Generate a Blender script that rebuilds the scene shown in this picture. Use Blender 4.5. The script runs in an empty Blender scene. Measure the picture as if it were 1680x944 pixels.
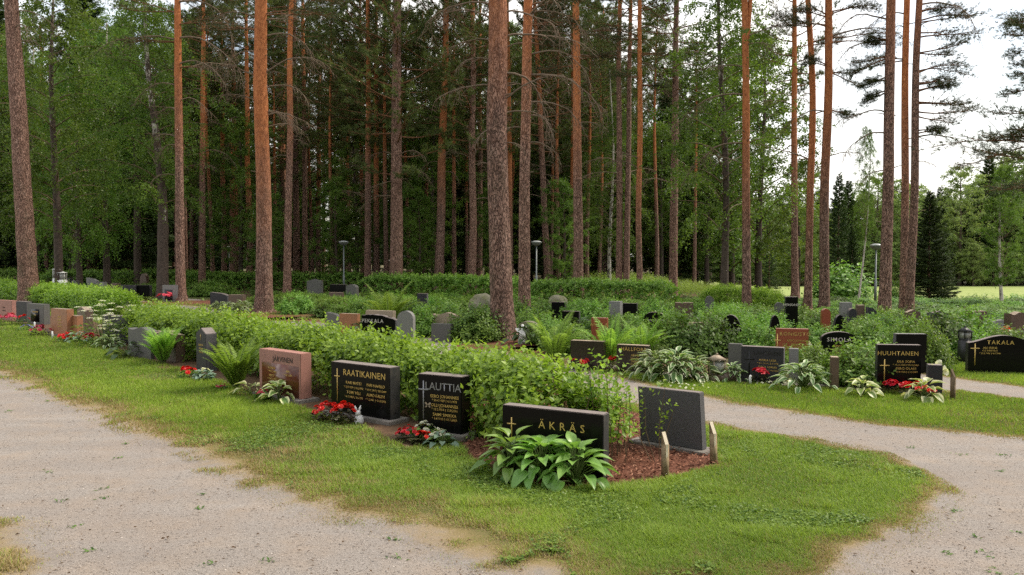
import bpy, bmesh, math, random
import numpy as np
from mathutils import Vector, Matrix

random.seed(7)
SC = bpy.context.scene
COL = SC.collection
RG = np.random.default_rng(11)

# ---------------------------------------------------------------- camera model
F, CX, CY, CAMZ, YH = 1300.0, 840.0, 472.0, 1.9, 425.0
PIT = math.atan((CY - YH) / F)
cp, sp = math.cos(PIT), math.sin(PIT)
def ray(px, py):
    u, v = (px - CX) / F, -(py - CY) / F
    return u, cp + v * sp, -sp + v * cp
def gp(px, py, z=0.0):
    """world point where the sight line of a photo pixel meets the plane z"""
    d = ray(px, py); t = (z - CAMZ) / d[2]
    return Vector((d[0] * t, d[1] * t, z))
def at(px, py, D):
    """world point of a photo pixel at distance D"""
    d = ray(px, py); t = D / d[1]
    return Vector((d[0] * t, D, CAMZ + d[2] * t))
def zat(py, D):
    return at(CX, py, D).z
def xat(px, D):
    return at(px, YH, D).x
def sstep(a, b, x):
    t = np.clip((np.asarray(x, float) - a) / (b - a), 0, 1); return t * t * (3 - 2 * t)
def terr(x, y):
    """the ground falls away towards the field on the right"""
    return -1.95 * sstep(30, 60, y) * sstep(2, 22, np.asarray(x, float) - 0.12 * np.asarray(y, float))

def unit(v):
    v = np.asarray(v, float)
    return v / (np.linalg.norm(v, axis=-1, keepdims=True) + 1e-9)

# ---------------------------------------------------------------- mesh builder
class Geo:
    def __init__(s):
        s.V, s.T, s.Q, s.R, s.E, s.TM, s.QM, s.n = [], [], [], [], [], [], [], 0
    def add(s, V, T=None, Q=None, rnd=0.5, edge=0.0, m=0):
        V = np.asarray(V, float).reshape(-1, 3); k = len(V)
        s.V.append(V)
        s.R.append(np.broadcast_to(np.asarray(rnd, float), (k,)).copy())
        s.E.append(np.broadcast_to(np.asarray(edge, float), (k,)).copy())
        if T is not None and len(T):
            T = np.asarray(T, int).reshape(-1, 3); s.T.append(T + s.n); s.TM.append(np.full(len(T), m))
        if Q is not None and len(Q):
            Q = np.asarray(Q, int).reshape(-1, 4); s.Q.append(Q + s.n); s.QM.append(np.full(len(Q), m))
        s.n += k
    def mesh(s, name, mats, smooth=True):
        V = np.concatenate(s.V) if s.V else np.zeros((0, 3))
        T = np.concatenate(s.T) if s.T else np.zeros((0, 3), int)
        Q = np.concatenate(s.Q) if s.Q else np.zeros((0, 4), int)
        me = bpy.data.meshes.new(name)
        me.vertices.add(len(V)); me.vertices.foreach_set('co', V.astype(np.float32).ravel())
        nl = T.size + Q.size
        me.loops.add(nl)
        me.loops.foreach_set('vertex_index', np.concatenate([T.ravel(), Q.ravel()]).astype(np.int32))
        me.polygons.add(len(T) + len(Q))
        st = np.concatenate([np.arange(len(T)) * 3, T.size + np.arange(len(Q)) * 4]).astype(np.int32)
        me.polygons.foreach_set('loop_start', st)
        for m in (mats if isinstance(mats, (list, tuple)) else [mats]): me.materials.append(m)
        mi = np.concatenate((s.TM or [np.zeros(0, int)]) + (s.QM or [np.zeros(0, int)])).astype(np.int32)
        me.polygons.foreach_set('material_index', mi)
        if smooth: me.polygons.foreach_set('use_smooth', np.ones(len(mi), bool))
        me.update(calc_edges=True)
        a = me.attributes.new('rnd', 'FLOAT', 'POINT'); a.data.foreach_set('value', np.concatenate(s.R).astype(np.float32))
        a = me.attributes.new('edge', 'FLOAT', 'POINT'); a.data.foreach_set('value', np.concatenate(s.E).astype(np.float32))
        return me

def obj(name, me, parent=None, loc=(0, 0, 0), rz=0.0, sc=None):
    o = bpy.data.objects.new(name, me); COL.objects.link(o)
    o.parent = parent; o.location = loc; o.rotation_euler = (0, 0, rz)
    if sc is not None: o.scale = sc if hasattr(sc, '__len__') else (sc, sc, sc)
    return o
def tag(o, label=None, cat=None, group=None, kind=None):
    if label: o['label'] = label
    if cat: o['category'] = cat
    if group: o['group'] = group
    if kind: o['kind'] = kind
    return o
def thing(name, label, cat, loc=(0, 0, 0), rz=0.0, group=None, sc=None):
    return tag(obj(name, None, None, loc, rz, sc), label, cat, group)
def copy_tree(o, parent=None):
    c = o.copy(); COL.objects.link(c); c.parent = parent
    for ch in o.children: copy_tree(ch, c)
    return c

# ---------------------------------------------------------------- geometry helpers
def tube(g, pts, rad, seg=6, rnd=0.5, m=0, cap=True):
    P = np.asarray(pts, float); n = len(P); rad = np.broadcast_to(np.asarray(rad, float), (n,))
    tan = unit(np.gradient(P, axis=0))
    ref = np.array([0, 0, 1.0]) if abs(tan[0][2]) < 0.9 else np.array([1.0, 0, 0])
    a = unit(np.cross(tan, ref)); b = np.cross(tan, a)
    th = np.arange(seg) / seg * 2 * math.pi
    V = P[:, None, :] + rad[:, None, None] * (a[:, None, :] * np.cos(th)[None, :, None] + b[:, None, :] * np.sin(th)[None, :, None])
    V = V.reshape(-1, 3)
    i, j = np.meshgrid(np.arange(n - 1), np.arange(seg), indexing='ij'); j2 = (j + 1) % seg
    Q = np.stack([i * seg + j, i * seg + j2, (i + 1) * seg + j2, (i + 1) * seg + j], -1).reshape(-1, 4)
    T = None
    if cap:
        V = np.vstack([V, P[0], P[-1]]); k = n * seg
        jj = np.arange(seg); j2 = (jj + 1) % seg
        T = np.vstack([np.stack([np.full(seg, k), j2, jj], -1), np.stack([np.full(seg, k + 1), (n - 1) * seg + jj, (n - 1) * seg + j2], -1)])
    g.add(V, T, Q, rnd=rnd, m=m)
def lathe(g, prof, seg=16, c=(0, 0, 0), rnd=0.5, m=0):
    th = np.arange(seg) / seg * 2 * math.pi; n = len(prof)
    V = np.array([[c[0] + r * math.cos(t), c[1] + r * math.sin(t), c[2] + z] for r, z in prof for t in th])
    i, j = np.meshgrid(np.arange(n - 1), np.arange(seg), indexing='ij'); j2 = (j + 1) % seg
    g.add(V, None, np.stack([i * seg + j, i * seg + j2, (i + 1) * seg + j2, (i + 1) * seg + j], -1).reshape(-1, 4), rnd=rnd, m=m)
def box(g, lo, hi, rnd=0.5, m=0):
    (a, b, c), (d, e, f) = lo, hi
    V = [(a, b, c), (d, b, c), (d, e, c), (a, e, c), (a, b, f), (d, b, f), (d, e, f), (a, e, f)]
    g.add(V, None, [(0, 3, 2, 1), (4, 5, 6, 7), (0, 1, 5, 4), (1, 2, 6, 5), (2, 3, 7, 6), (3, 0, 4, 7)], rnd=rnd, m=m)

# leaf templates: columns are (along, across, lift), tris, edge value
T_OVATE = (np.array([(0, 0, 0), (.4, -.5, .08), (.45, 0, -.03), (.4, .5, .08), (1, 0, -.12)]), np.array([(0, 1, 2), (0, 2, 3), (1, 4, 2), (2, 4, 3)]), np.array([0, 1, 0, 1, 1.]))
T_DIA = (np.array([(0, 0, 0), (.5, -.5, .05), (1, 0, -.08), (.5, .5, .05)]), np.array([(0, 1, 2), (0, 2, 3)]), np.array([0, 1, 1, 1.]))
T_BLADE = (np.array([(0, -.5, 0), (0, .5, 0), (.55, -.38, .0), (.55, .38, .0), (1, 0, -.22)]), np.array([(0, 1, 3), (0, 3, 2), (2, 3, 4)]), np.array([0, 0, .5, .5, 1.]))
def grid_leaf(nu, nv, wfun, arch, fold, wave=0.0):
    V, E = [], []
    for i in range(nu + 1):
        u = i / nu
        for j in range(nv + 1):
            s = (j / nv - .5) * 2
            V.append((u, .5 * s * wfun(u), -arch * u * u + fold * abs(s) * wfun(u) * (1 - .5 * u) + wave * math.sin(u * 14 + s * 2) * abs(s)))
            E.append(abs(s))
    T = []
    for i in range(nu):
        for j in range(nv):
            a = i * (nv + 1) + j; b, c, d = a + 1, a + nv + 1, a + nv + 2
            T += [(a, b, d), (a, d, c)]
    return np.array(V), np.array(T), np.array(E)
T_HOSTA = grid_leaf(8, 6, lambda u: max(.02, (math.sin(math.pi * min(1, u * 1.02) ** .72)) ** .9) if 0 < u < 1 else .02, .42, .16, .012)
T_HOSTA2 = grid_leaf(7, 6, lambda u: max(.02, (math.sin(math.pi * min(1, u * 1.02) ** .85)) ** 1.1) if 0 < u < 1 else .02, .5, .2, .03)
T_PETAL = grid_leaf(3, 2, lambda u: max(.1, math.sin(math.pi * min(1, .12 + u * .8))), .2, .12)

def leaves(g, P, D, N, L, W, tpl, rnd, m=0):
    P = np.asarray(P, float); n = len(P)
    if n == 0: return
    D = unit(np.broadcast_to(D, (n, 3))); N = np.broadcast_to(np.asarray(N, float), (n, 3))
    S = unit(np.cross(D, N) + 1e-6); N = np.cross(S, D)
    L = np.broadcast_to(np.asarray(L, float), (n,)); W = np.broadcast_to(np.asarray(W, float), (n,))
    tv, tt, te = tpl; k = len(tv)
    V = (P[:, None] + D[:, None] * (tv[:, 0][None, :, None] * L[:, None, None]) + S[:, None] * (tv[:, 1][None, :, None] * W[:, None, None])
         + N[:, None] * (tv[:, 2][None, :, None] * L[:, None, None]))
    T = tt[None] + (np.arange(n) * k)[:, None, None]
    g.add(V.reshape(-1, 3), T.reshape(-1, 3), rnd=np.repeat(np.broadcast_to(np.asarray(rnd, float), (n,)), k), edge=np.tile(te, n), m=m)
def needles(g, P, D, per, L, W, rg, spread=(.25, 1.15), rnd=None):
    P = np.repeat(np.asarray(P, float), per, 0); D = np.repeat(unit(D), per, 0); n = len(P)
    if rnd is None: rnd = np.repeat(rg.random(n // per), per)
    else: rnd = np.repeat(rnd, per)
    R = rg.normal(size=(n, 3)); R = unit(R - D * np.sum(R * D, 1, keepdims=True))
    th = rg.uniform(spread[0], spread[1], n)[:, None]
    A = D * np.cos(th) + R * np.sin(th)
    S = unit(np.cross(A, rg.normal(size=(n, 3))))
    l = L * rg.uniform(.7, 1.2, n)[:, None]; off = D * (rg.uniform(-.5, .5, n)[:, None] * L * .6)
    V = np.stack([P + off - S * W * .5, P + off + S * W * .5, P + off + A * l], 1)
    g.add(V.reshape(-1, 3), np.arange(n * 3).reshape(-1, 3), rnd=np.repeat(np.clip(rnd + rg.normal(0, .12, n), 0, 1), 3))

# smooth value noise for numpy
_NG = np.random.default_rng(5).random((64, 64))
def vnoise(x, y):
    x = np.asarray(x, float); y = np.asarray(y, float)
    xi = np.floor(x).astype(int); yi = np.floor(y).astype(int); fx = x - xi; fy = y - yi
    fx = fx * fx * (3 - 2 * fx); fy = fy * fy * (3 - 2 * fy)
    g = lambda a, b: _NG[a % 64, b % 64]
    return (g(xi, yi) * (1 - fx) + g(xi + 1, yi) * fx) * (1 - fy) + (g(xi, yi + 1) * (1 - fx) + g(xi + 1, yi + 1) * fx) * fy
def fbm(x, y):
    return (vnoise(x, y) + .5 * vnoise(x * 2.1 + 7, y * 2.1 + 3) + .25 * vnoise(x * 4.3 + 1, y * 4.3 + 9)) / 1.75

# ---------------------------------------------------------------- materials
class NT:
    def __init__(s, name):
        s.m = bpy.data.materials.new(name); s.m.use_nodes = True; s.t = s.m.node_tree; s.t.nodes.clear()
        s.out = s.t.nodes.new('ShaderNodeOutputMaterial')
    def n(s, typ, **kw):
        nd = s.t.nodes.new('ShaderNode' + typ)
        for k, v in kw.items():
            if k in nd.inputs.keys(): 
                if hasattr(v, 'links') or isinstance(v, bpy.types.NodeSocket): s.t.links.new(v, nd.inputs[k])
                else: nd.inputs[k].default_value = v
            else: setattr(nd, k, v)
        return nd
    def l(s, a, b): s.t.links.new(a, b)
    def noise(s, vec, scale, detail=4, rough=.55, dist=0):
        nd = s.n('TexNoise', Scale=scale, Detail=detail, Roughness=rough, Distortion=dist); s.l(vec, nd.inputs['Vector']); return nd.outputs['Fac']
    def mapping(s, vec, sc): 
        nd = s.n('Mapping'); s.l(vec, nd.inputs['Vector']); nd.inputs['Scale'].default_value = sc; return nd.outputs[0]
    def ramp(s, fac, stops):
        nd = s.n('ValToRGB'); s.l(fac, nd.inputs[0]); el = nd.color_ramp.elements
        while len(el) > 1: el.remove(el[0])
        el[0].position = stops[0][0]; el[0].color = tuple(stops[0][1]) + (1,) if len(stops[0][1]) == 3 else stops[0][1]
        for p, c in stops[1:]:
            e = el.new(p); e.color = tuple(c) + (1,) if len(c) == 3 else c
        return nd.outputs[0]
    def f(s, fac, a, b):
        nd = s.n('MapRange'); s.l(fac, nd.inputs[0]); nd.inputs[1].default_value = a; nd.inputs[2].default_value = b; nd.clamp = True; return nd.outputs[0]
    def mix(s, fac, a, b, mode='MIX'):
        nd = s.n('MixRGB', blend_type=mode)
        for i, v in enumerate((fac, a, b)):
            if isinstance(v, bpy.types.NodeSocket): s.l(v, nd.inputs[i])
            elif i == 0: nd.inputs[0].default_value = v
            else: nd.inputs[i].default_value = tuple(v) + (1,)
        return nd.outputs[0]
    def math(s, op, a, b=0.0):
        nd = s.n('Math', operation=op)
        for i, v in enumerate((a, b)):
            if isinstance(v, bpy.types.NodeSocket): s.l(v, nd.inputs[i])
            else: nd.inputs[i].default_value = v
        return nd.outputs[0]
    def attr(s, name): return s.n('Attribute', attribute_name=name).outputs['Fac']
    def bsdf(s, color, rough=.6, spec=.3, bump=None, bstr=.3, bdist=.01):
        p = s.n('BsdfPrincipled')
        for k, v in (('Base Color', color), ('Roughness', rough), ('Specular IOR Level', spec)):
            if isinstance(v, bpy.types.NodeSocket): s.l(v, p.inputs[k])
            else: p.inputs[k].default_value = (tuple(v) + (1,)) if k == 'Base Color' else v
        if bump is not None:
            b = s.n('Bump'); s.l(bump, b.inputs['Height']); b.inputs['Strength'].default_value = bstr; b.inputs['Distance'].default_value = bdist
            s.l(b.outputs[0], p.inputs['Normal'])
        return p
    def end(s, sh): s.l(sh.outputs[0], s.out.inputs[0]); return s.m

def m_leaf(name, c1, c2, trans=.3, rough=.45, spec=.35, edge=None, edge_w=(.55, .7), hvar=.05):
    t = NT(name); r = t.attr('rnd')
    col = t.ramp(r, [(0, c1), (1, c2)])
    inf = t.n('ObjectInfo')
    if edge is not None:
        e = t.attr('edge'); nz = t.noise(t.n('TexCoord').outputs['Object'], 60, 2)
        ee = t.math('ADD', e, t.math('MULTIPLY', t.math('SUBTRACT', nz, .5), .5))
        col = t.mix(t.f(ee, *edge_w), col, edge)
    hs = t.n('HueSaturation'); t.l(col, hs.inputs['Color'])
    t.l(t.math('ADD', t.math('MULTIPLY', inf.outputs['Random'], hvar * .6), .5 - hvar * .3), hs.inputs['Hue'])
    t.l(t.math('ADD', t.math('MULTIPLY', inf.outputs['Random'], .4), .8), hs.inputs['Value'])
    col = hs.outputs[0]
    p = t.bsdf(col, rough, spec)
    tr = t.n('BsdfTranslucent'); br = t.mix(1.0, col, (1.3, 1.35, .75), 'MULTIPLY'); t.l(br, tr.inputs[0])
    mx = t.n('MixShader'); mx.inputs[0].default_value = trans; t.l(p.outputs[0], mx.inputs[1]); t.l(tr.outputs[0], mx.inputs[2])
    return t.end(mx)

def m_simple(name, c, rough=.6, spec=.3, metal=0.0, var=.12, scale=30):
    t = NT(name); v = t.n('TexCoord').outputs['Object']; nz = t.noise(v, scale, 4)
    col = t.ramp(nz, [(.3, tuple(x * (1 - var) for x in c)), (.7, tuple(min(1, x * (1 + var)) for x in c))])
    p = t.bsdf(col, rough, spec); p.inputs['Metallic'].default_value = metal
    return t.end(p)

def m_granite(name, c, rough, speck=.35, scale=260, stain=(.10, .08, .06), stain_amt=0.0, spec=.5, bump=0.0):
    t = NT(name); v = t.n('TexCoord').outputs['Object']
    a = t.noise(v, scale, 2, .7); b = t.noise(v, scale * .35, 2)
    lo = tuple(x * (1 - speck) for x in c); hi = tuple(min(1, x * (1 + speck * 1.6)) for x in c)
    col = t.ramp(a, [(.34, lo), (.52, c), (.7, hi)])
    col = t.mix(t.f(b, .62, .72), col, tuple(x * .55 for x in c))
    if stain_amt:
        s = t.noise(v, 5, 6, .65); col = t.mix(t.math('MULTIPLY', t.f(s, .45, .75), stain_amt), col, stain)
    r2 = t.math('ADD', t.math('MULTIPLY', t.noise(v, 9, 5), .16), rough - .08)
    p = t.bsdf(col, r2, spec, t.noise(v, 70, 5, .7) if bump else None, bump, .01)
    return t.end(p)

def m_pine_bark():
    t = NT('pine bark'); tc = t.n('TexCoord').outputs['Object']
    z = t.n('SeparateXYZ'); t.l(tc, z.inputs[0]); z = z.outputs['Z']
    inf = t.n('ObjectInfo'); oc = t.n('SeparateColor'); t.l(inf.outputs['Color'], oc.inputs[0])
    h0 = t.math('MULTIPLY', oc.outputs[0], 30.0)
    vs = t.mapping(tc, (1, 1, .28)); vb = t.mapping(tc, (1, 1, .45))
    vor = t.n('TexVoronoi', Scale=26.0, feature='DISTANCE_TO_EDGE'); vor.inputs['Scale'].default_value = 22; 
    wob = t.n('VectorMath', operation='ADD'); nzc = t.n('TexNoise', Scale=9.0, Detail=3.0); t.l(vs, nzc.inputs['Vector'])
    sc = t.n('VectorMath', operation='SCALE'); t.l(nzc.outputs['Color'], sc.inputs[0]); sc.inputs['Scale'].default_value = .22
    t.l(vs, wob.inputs[0]); t.l(sc.outputs[0], wob.inputs[1]); t.l(wob.outputs[0], vor.inputs['Vector'])
    crack = t.f(vor.outputs['Distance'], .0, .16)
    big = t.noise(vb, 7, 5, .6); fine = t.noise(vs, 30, 4, .6)
    plate = t.ramp(t.math('ADD', t.math('MULTIPLY', fine, .5), t.math('MULTIPLY', big, .5)), [(.3, (.17, .098, .072)), (.5, (.34, .205, .155)), (.72, (.50, .35, .28))])
    low = t.mix(crack, (.06, .034, .025), plate)
    fl = t.noise(t.mapping(tc, (1, 1, .5)), 16, 6, .65)
    up = t.ramp(t.math('ADD', t.math('MULTIPLY', fl, .65), t.math('MULTIPLY', fine, .35)), [(.32, (.15, .055, .025)), (.46, (.40, .14, .052)), (.6, (.55, .215, .085)), (.72, (.62, .32, .17))])
    tr = t.f(t.math('SUBTRACT', t.math('ADD', z, t.math('MULTIPLY', t.math('SUBTRACT', big, .5), 4.0)), h0), -2.4, 2.4)
    col = t.mix(tr, low, up)
    # grey-green algae and moss low on the bark
    mossn = t.math('MULTIPLY', t.f(t.noise(vb, 3, 4), .5, .75), t.math('MULTIPLY', t.f(z, 7, 1), oc.outputs[1]))
    col = t.mix(t.math('MULTIPLY', mossn, .75), col, (.11, .115, .07))
    col = t.mix(1.0, col, t.ramp(inf.outputs['Random'], [(0, (.8, .8, .82)), (1, (1.12, 1.08, 1.05))]), 'MULTIPLY')
    hgt = t.math('ADD', t.math('MULTIPLY', crack, t.math('SUBTRACT', 1.0, t.math('MULTIPLY', tr, .8))), t.math('MULTIPLY', fine, .5))
    return t.end(t.bsdf(col, .85, .15, hgt, .9, .025))
def m_birch_bark():
    t = NT('birch bark'); tc = t.n('TexCoord').outputs['Object']
    a = t.noise(t.mapping(tc, (1.2, 1.2, 5)), 6, 5, .65); b = t.noise(t.mapping(tc, (.7, .7, .35)), 5, 5, .7); c = t.noise(t.mapping(tc, (1, 1, 9)), 9, 3)
    col = t.ramp(a, [(.3, (.3, .26, .21)), (.48, (.5, .46, .4)), (.7, (.62, .58, .52))])
    col = t.mix(t.f(c, .6, .68), col, (.05, .04, .035))
    z = t.n('SeparateXYZ'); t.l(tc, z.inputs[0])
    inf = t.n('ObjectInfo'); oc = t.n('SeparateColor'); t.l(inf.outputs['Color'], oc.inputs[0])
    dk = t.math('ADD', b, t.math('MULTIPLY', t.f(z.outputs['Z'], 16, 0), oc.outputs[0]))
    col = t.mix(t.f(dk, .5, .6), col, t.ramp(a, [(.3, (.03, .022, .018)), (.7, (.12, .09, .07))]))
    return t.end(t.bsdf(col, .8, .2, b, .7, .03))

def m_ground(name, kind):
    t = NT(name); v = t.n('TexCoord').outputs['Object']
    a = t.noise(v, .45, 5, .6); b = t.noise(v, 2.6, 6, .65); c = t.noise(v, 40, 5, .7); d = t.noise(v, 230, 3, .7)
    gv = t.math('ADD', t.math('MULTIPLY', c, .4), t.math('MULTIPLY', d, .6))
    gravel = t.ramp(gv, [(.3, (.115, .10, .088)), (.45, (.218, .195, .173)), (.55, (.285, .256, .23)), (.72, (.45, .415, .38))])
    gravel = t.mix(t.math('MULTIPLY', t.f(b, .42, .7), .38), gravel, (.31, .225, .15))
    gravel = t.mix(t.math('MULTIPLY', t.f(a, .5, .7), .35), gravel, (.22, .18, .155))
    mp = t.n('Mapping'); t.l(v, mp.inputs['Vector']); mp.inputs['Rotation'].default_value = (0, 0, .72); mp.inputs['Scale'].default_value = (.22, 1.9, 1)
    rut = t.noise(mp.outputs[0], 1.0, 4, .6)
    gravel = t.mix(t.math('MULTIPLY', t.f(rut, .5, .68), .4), gravel, (.21, .185, .165)); gravel = t.mix(t.math('MULTIPLY', t.f(rut, .47, .3), .35), gravel, (.36, .33, .30))
    vo = t.n('TexVoronoi', Scale=95.0); t.l(v, vo.inputs['Vector'])
    stone = t.f(vo.outputs['Distance'], .5, .05)
    cs = t.n('SeparateColor'); t.l(vo.outputs['Color'], cs.inputs[0])
    gravel = t.mix(t.math('MULTIPLY', t.f(stone, .45, .8), t.math('MULTIPLY', cs.outputs[0], .6)), gravel, t.ramp(cs.outputs[1], [(0, (.10, .085, .075)), (.5, (.29, .25, .22)), (1, (.52, .48, .44))]))
    soil = t.ramp(t.math('ADD', t.math('MULTIPLY', c, .5), t.math('MULTIPLY', b, .5)), [(.32, (.035, .022, .014)), (.5, (.10, .06, .035)), (.7, (.2, .125, .07))])
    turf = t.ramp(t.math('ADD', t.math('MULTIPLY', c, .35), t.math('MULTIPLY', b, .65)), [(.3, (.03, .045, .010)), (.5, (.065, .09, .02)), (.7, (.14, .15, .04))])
    dry = t.ramp(d, [(.3, (.16, .115, .05)), (.55, (.29, .21, .10)), (.75, (.40, .31, .18))])
    bump = t.math('ADD', t.math('MULTIPLY', gv, .6), t.math('MULTIPLY', stone, .5)); rough = .9
    if kind == 'gravel': col = gravel
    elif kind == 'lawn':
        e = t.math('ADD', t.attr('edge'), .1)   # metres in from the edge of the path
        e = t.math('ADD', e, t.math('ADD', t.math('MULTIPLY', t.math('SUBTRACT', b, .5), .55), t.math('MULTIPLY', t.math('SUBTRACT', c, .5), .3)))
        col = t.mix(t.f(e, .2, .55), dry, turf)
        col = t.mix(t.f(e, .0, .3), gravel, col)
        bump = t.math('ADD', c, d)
    elif kind == 'wood':
        col = t.mix(t.f(t.math('ADD', t.math('MULTIPLY', a, .6), t.math('MULTIPLY', b, .4)), .47, .56), soil, turf); bump = t.math('ADD', c, b)
    elif kind == 'soil': col = soil; bump = t.math('ADD', c, b)
    elif kind == 'mulch':
        col = t.ramp(t.math('ADD', t.math('MULTIPLY', c, .6), t.math('MULTIPLY', d, .4)), [(.35, (.04, .018, .011)), (.52, (.16, .065, .04)), (.7, (.33, .15, .095))]); bump = t.math('ADD', c, d)
    elif kind == 'field':
        col = t.ramp(t.math('ADD', t.math('MULTIPLY', a, .5), t.math('MULTIPLY', b, .5)), [(.35, (.20, .26, .075)), (.5, (.26, .31, .10)), (.65, (.33, .36, .14))]); bump = c
    return t.end(t.bsdf(col, rough, .15, bump, .6, .012))

M = {}
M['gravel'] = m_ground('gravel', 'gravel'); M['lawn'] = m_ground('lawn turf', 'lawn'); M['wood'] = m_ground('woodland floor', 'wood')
M['soil'] = m_ground('bed soil', 'soil'); M['mulch'] = m_ground('bark mulch', 'mulch'); M['field'] = m_ground('hay field', 'field')
M['pine'] = m_pine_bark(); M['birch'] = m_birch_bark()
M['twig'] = m_simple('dead wood', (.17, .125, .088), .8, .15, var=.35, scale=12)
M['limb'] = m_simple('pine limb bark', (.17, .085, .045), .8, .15, var=.4, scale=9)
M['stem'] = m_simple('green stem', (.10, .14, .04), .6)
M['brownstem'] = m_simple('brown stem', (.13, .09, .05), .7)
M['needle'] = m_leaf('pine needles', (.042, .062, .018), (.13, .165, .046), .26, .55, .25, hvar=.03)
M['needle_pad'] = m_leaf('pine needles of pads', (.03, .045, .02), (.085, .10, .04), .2, .55, .25, hvar=.03)  # darker, greyer needle tone used on the branch pads
M['spruce'] = m_leaf('spruce needles', (.024, .045, .014), (.085, .135, .036), .2, .55, .25, hvar=.03)
M['birch_leaf'] = m_leaf('birch leaves', (.05, .10, .016), (.16, .255, .042), .42, .45, .3)
M['leaf_light'] = m_leaf('light leaves', (.06, .115, .016), (.15, .235, .04), .42, .45, .3)
M['leaf_far'] = m_leaf('far leaves', (.14, .21, .07), (.31, .40, .14), .4, .5, .25)  # open-sky brightness of the far tree line is put into this paler colour
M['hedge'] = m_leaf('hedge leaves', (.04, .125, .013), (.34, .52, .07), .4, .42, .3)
M['shrub'] = m_leaf('shrub leaves', (.05, .135, .018), (.25, .39, .07), .36, .45, .28)
M['shrub_dark'] = m_leaf('dark shrub leaves', (.035, .09, .014), (.15, .25, .045), .3, .45, .28)
M['fern'] = m_leaf('fern fronds', (.11, .23, .025), (.33, .50, .10), .42, .5, .25)
M['hosta'] = m_leaf('hosta leaves', (.12, .27, .045), (.28, .45, .11), .3, .36, .45)
M['hosta_dark'] = m_leaf('dark hosta leaves', (.03, .075, .02), (.07, .13, .035), .25, .35, .45)
M['hosta_white'] = m_leaf('white edged hosta leaves', (.07, .14, .035), (.14, .23, .06), .28, .4, .4, edge=(.55, .6, .38), edge_w=(.62, .82))
M['hosta_cream'] = m_leaf('cream edged hosta leaves', (.13, .21, .05), (.26, .34, .09), .3, .4, .4, edge=(.66, .66, .36), edge_w=(.5, .72))
M['hosta_blue'] = m_leaf('blue green leaves', (.12, .2, .14), (.25, .34, .25), .2, .5, .3)
M['bronze'] = m_leaf('bronze leaves', (.03, .03, .015), (.08, .085, .03), .2, .35, .45)
M['grass'] = m_leaf('grass blades', (.10, .185, .02), (.34, .445, .072), .35, .5, .25, edge=None, hvar=.0)
M['dry_grass'] = m_leaf('dry grass blades', (.25, .19, .075), (.48, .38, .2), .3, .6, .2, hvar=0)
M['weed'] = m_leaf('tall weeds', (.11, .18, .03), (.27, .37, .09), .42, .5, .25)
M['yellowleaf'] = m_leaf('yellow green leaves', (.12, .2, .02), (.26, .36, .05), .4, .5, .25)
M['red'] = m_leaf('red petals', (.42, .008, .012), (.75, .02, .025), .3, .45, .35, hvar=.02)
M['pinkred'] = m_leaf('pink red petals', (.5, .03, .07), (.75, .12, .18), .3, .45, .3, hvar=.02)
M['white'] = m_leaf('white petals', (.55, .55, .42), (.8, .8, .68), .3, .5, .3, hvar=.0)
M['violet'] = m_leaf('violet petals', (.12, .10, .35), (.3, .28, .55), .3, .5, .3, hvar=.0)
M['orange'] = m_leaf('orange petals', (.6, .16, .02), (.8, .3, .04), .3, .5, .3, hvar=.0)
M['black'] = m_granite('polished black granite', (.005, .0048, .0048), .22, .3, spec=.16)
M['black_side'] = m_granite('sawn black granite', (.026, .025, .026), .55, .4, stain=(.12, .10, .08), stain_amt=.5)
M['top_dust'] = m_granite('weathered granite top', (.20, .165, .15), .7, .25, stain=(.08, .07, .05), stain_amt=.6)
M['dgrey'] = m_granite('dark grey granite', (.036, .035, .040), .45, .45, spec=.25)
M['dgrey_side'] = m_granite('dark grey granite rough side', (.085, .082, .085), .75, .5, bump=.6)
M['grey'] = m_granite('grey granite', (.10, .096, .09), .6, .4, stain=(.10, .11, .07), stain_amt=.6)
M['lgrey'] = m_granite('light grey granite', (.20, .195, .187), .65, .3, stain=(.2, .2, .16), stain_amt=.5)
M['red_st'] = m_granite('red granite', (.28, .075, .04), .3, .4)
M['pink_st'] = m_granite('pink granite', (.36, .17, .135), .55, .3, stain=(.2, .1, .08), stain_amt=.4)
M['redpol'] = m_granite('polished red granite', (.13, .04, .018), .18, .4)
M['orange_st'] = m_granite('orange brown granite', (.36, .155, .075), .45, .35, stain=(.14, .08, .05), stain_amt=.5)
M['brown_st'] = m_granite('brown granite', (.12, .075, .055), .4, .4, stain=(.06, .06, .04), stain_amt=.5)
M['dbrown'] = m_granite('dark brown granite', (.03, .022, .019), .25, .4)
M['tan_st'] = m_granite('tan granite', (.36, .28, .2), .7, .3, stain=(.15, .13, .08), stain_amt=.6)
M['moss_st'] = m_granite('mossy stone', (.2, .185, .13), .85, .35, stain=(.13, .14, .03), stain_amt=1.0, bump=.6)
M['plinth'] = m_granite('concrete plinth', (.20, .18, .16), .85, .3, 120, stain=(.10, .09, .06), stain_amt=.8, bump=.3)
M['gold'] = m_simple('gold lettering', (.62, .43, .13), .4, .5, .35, var=.1)
M['silver'] = m_simple('silver grey lettering', (.27, .27, .28), .45, .5, .4, var=.1)
M['darkletter'] = m_simple('dark lettering', (.012, .012, .012), .5, .4)
M['ivory'] = m_simple('pale lettering', (.55, .52, .45), .5, .4)
M['post'] = m_simple('grey painted metal', (.17, .19, .19), .45, .5, .3, var=.08)
M['lampwhite'] = m_simple('lamp cover', (.34, .36, .35), .4, .4)
M['iron'] = m_simple('black iron', (.02, .02, .02), .5, .4)
M['glass'] = m_simple('lantern glass', (.28, .28, .25), .15, .6)
M['whitepaint'] = m_simple('white paint', (.75, .75, .72), .5, .4, var=.05)
M['porcelain'] = m_simple('white porcelain', (.72, .71, .68), .4, .4, var=.06)
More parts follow.
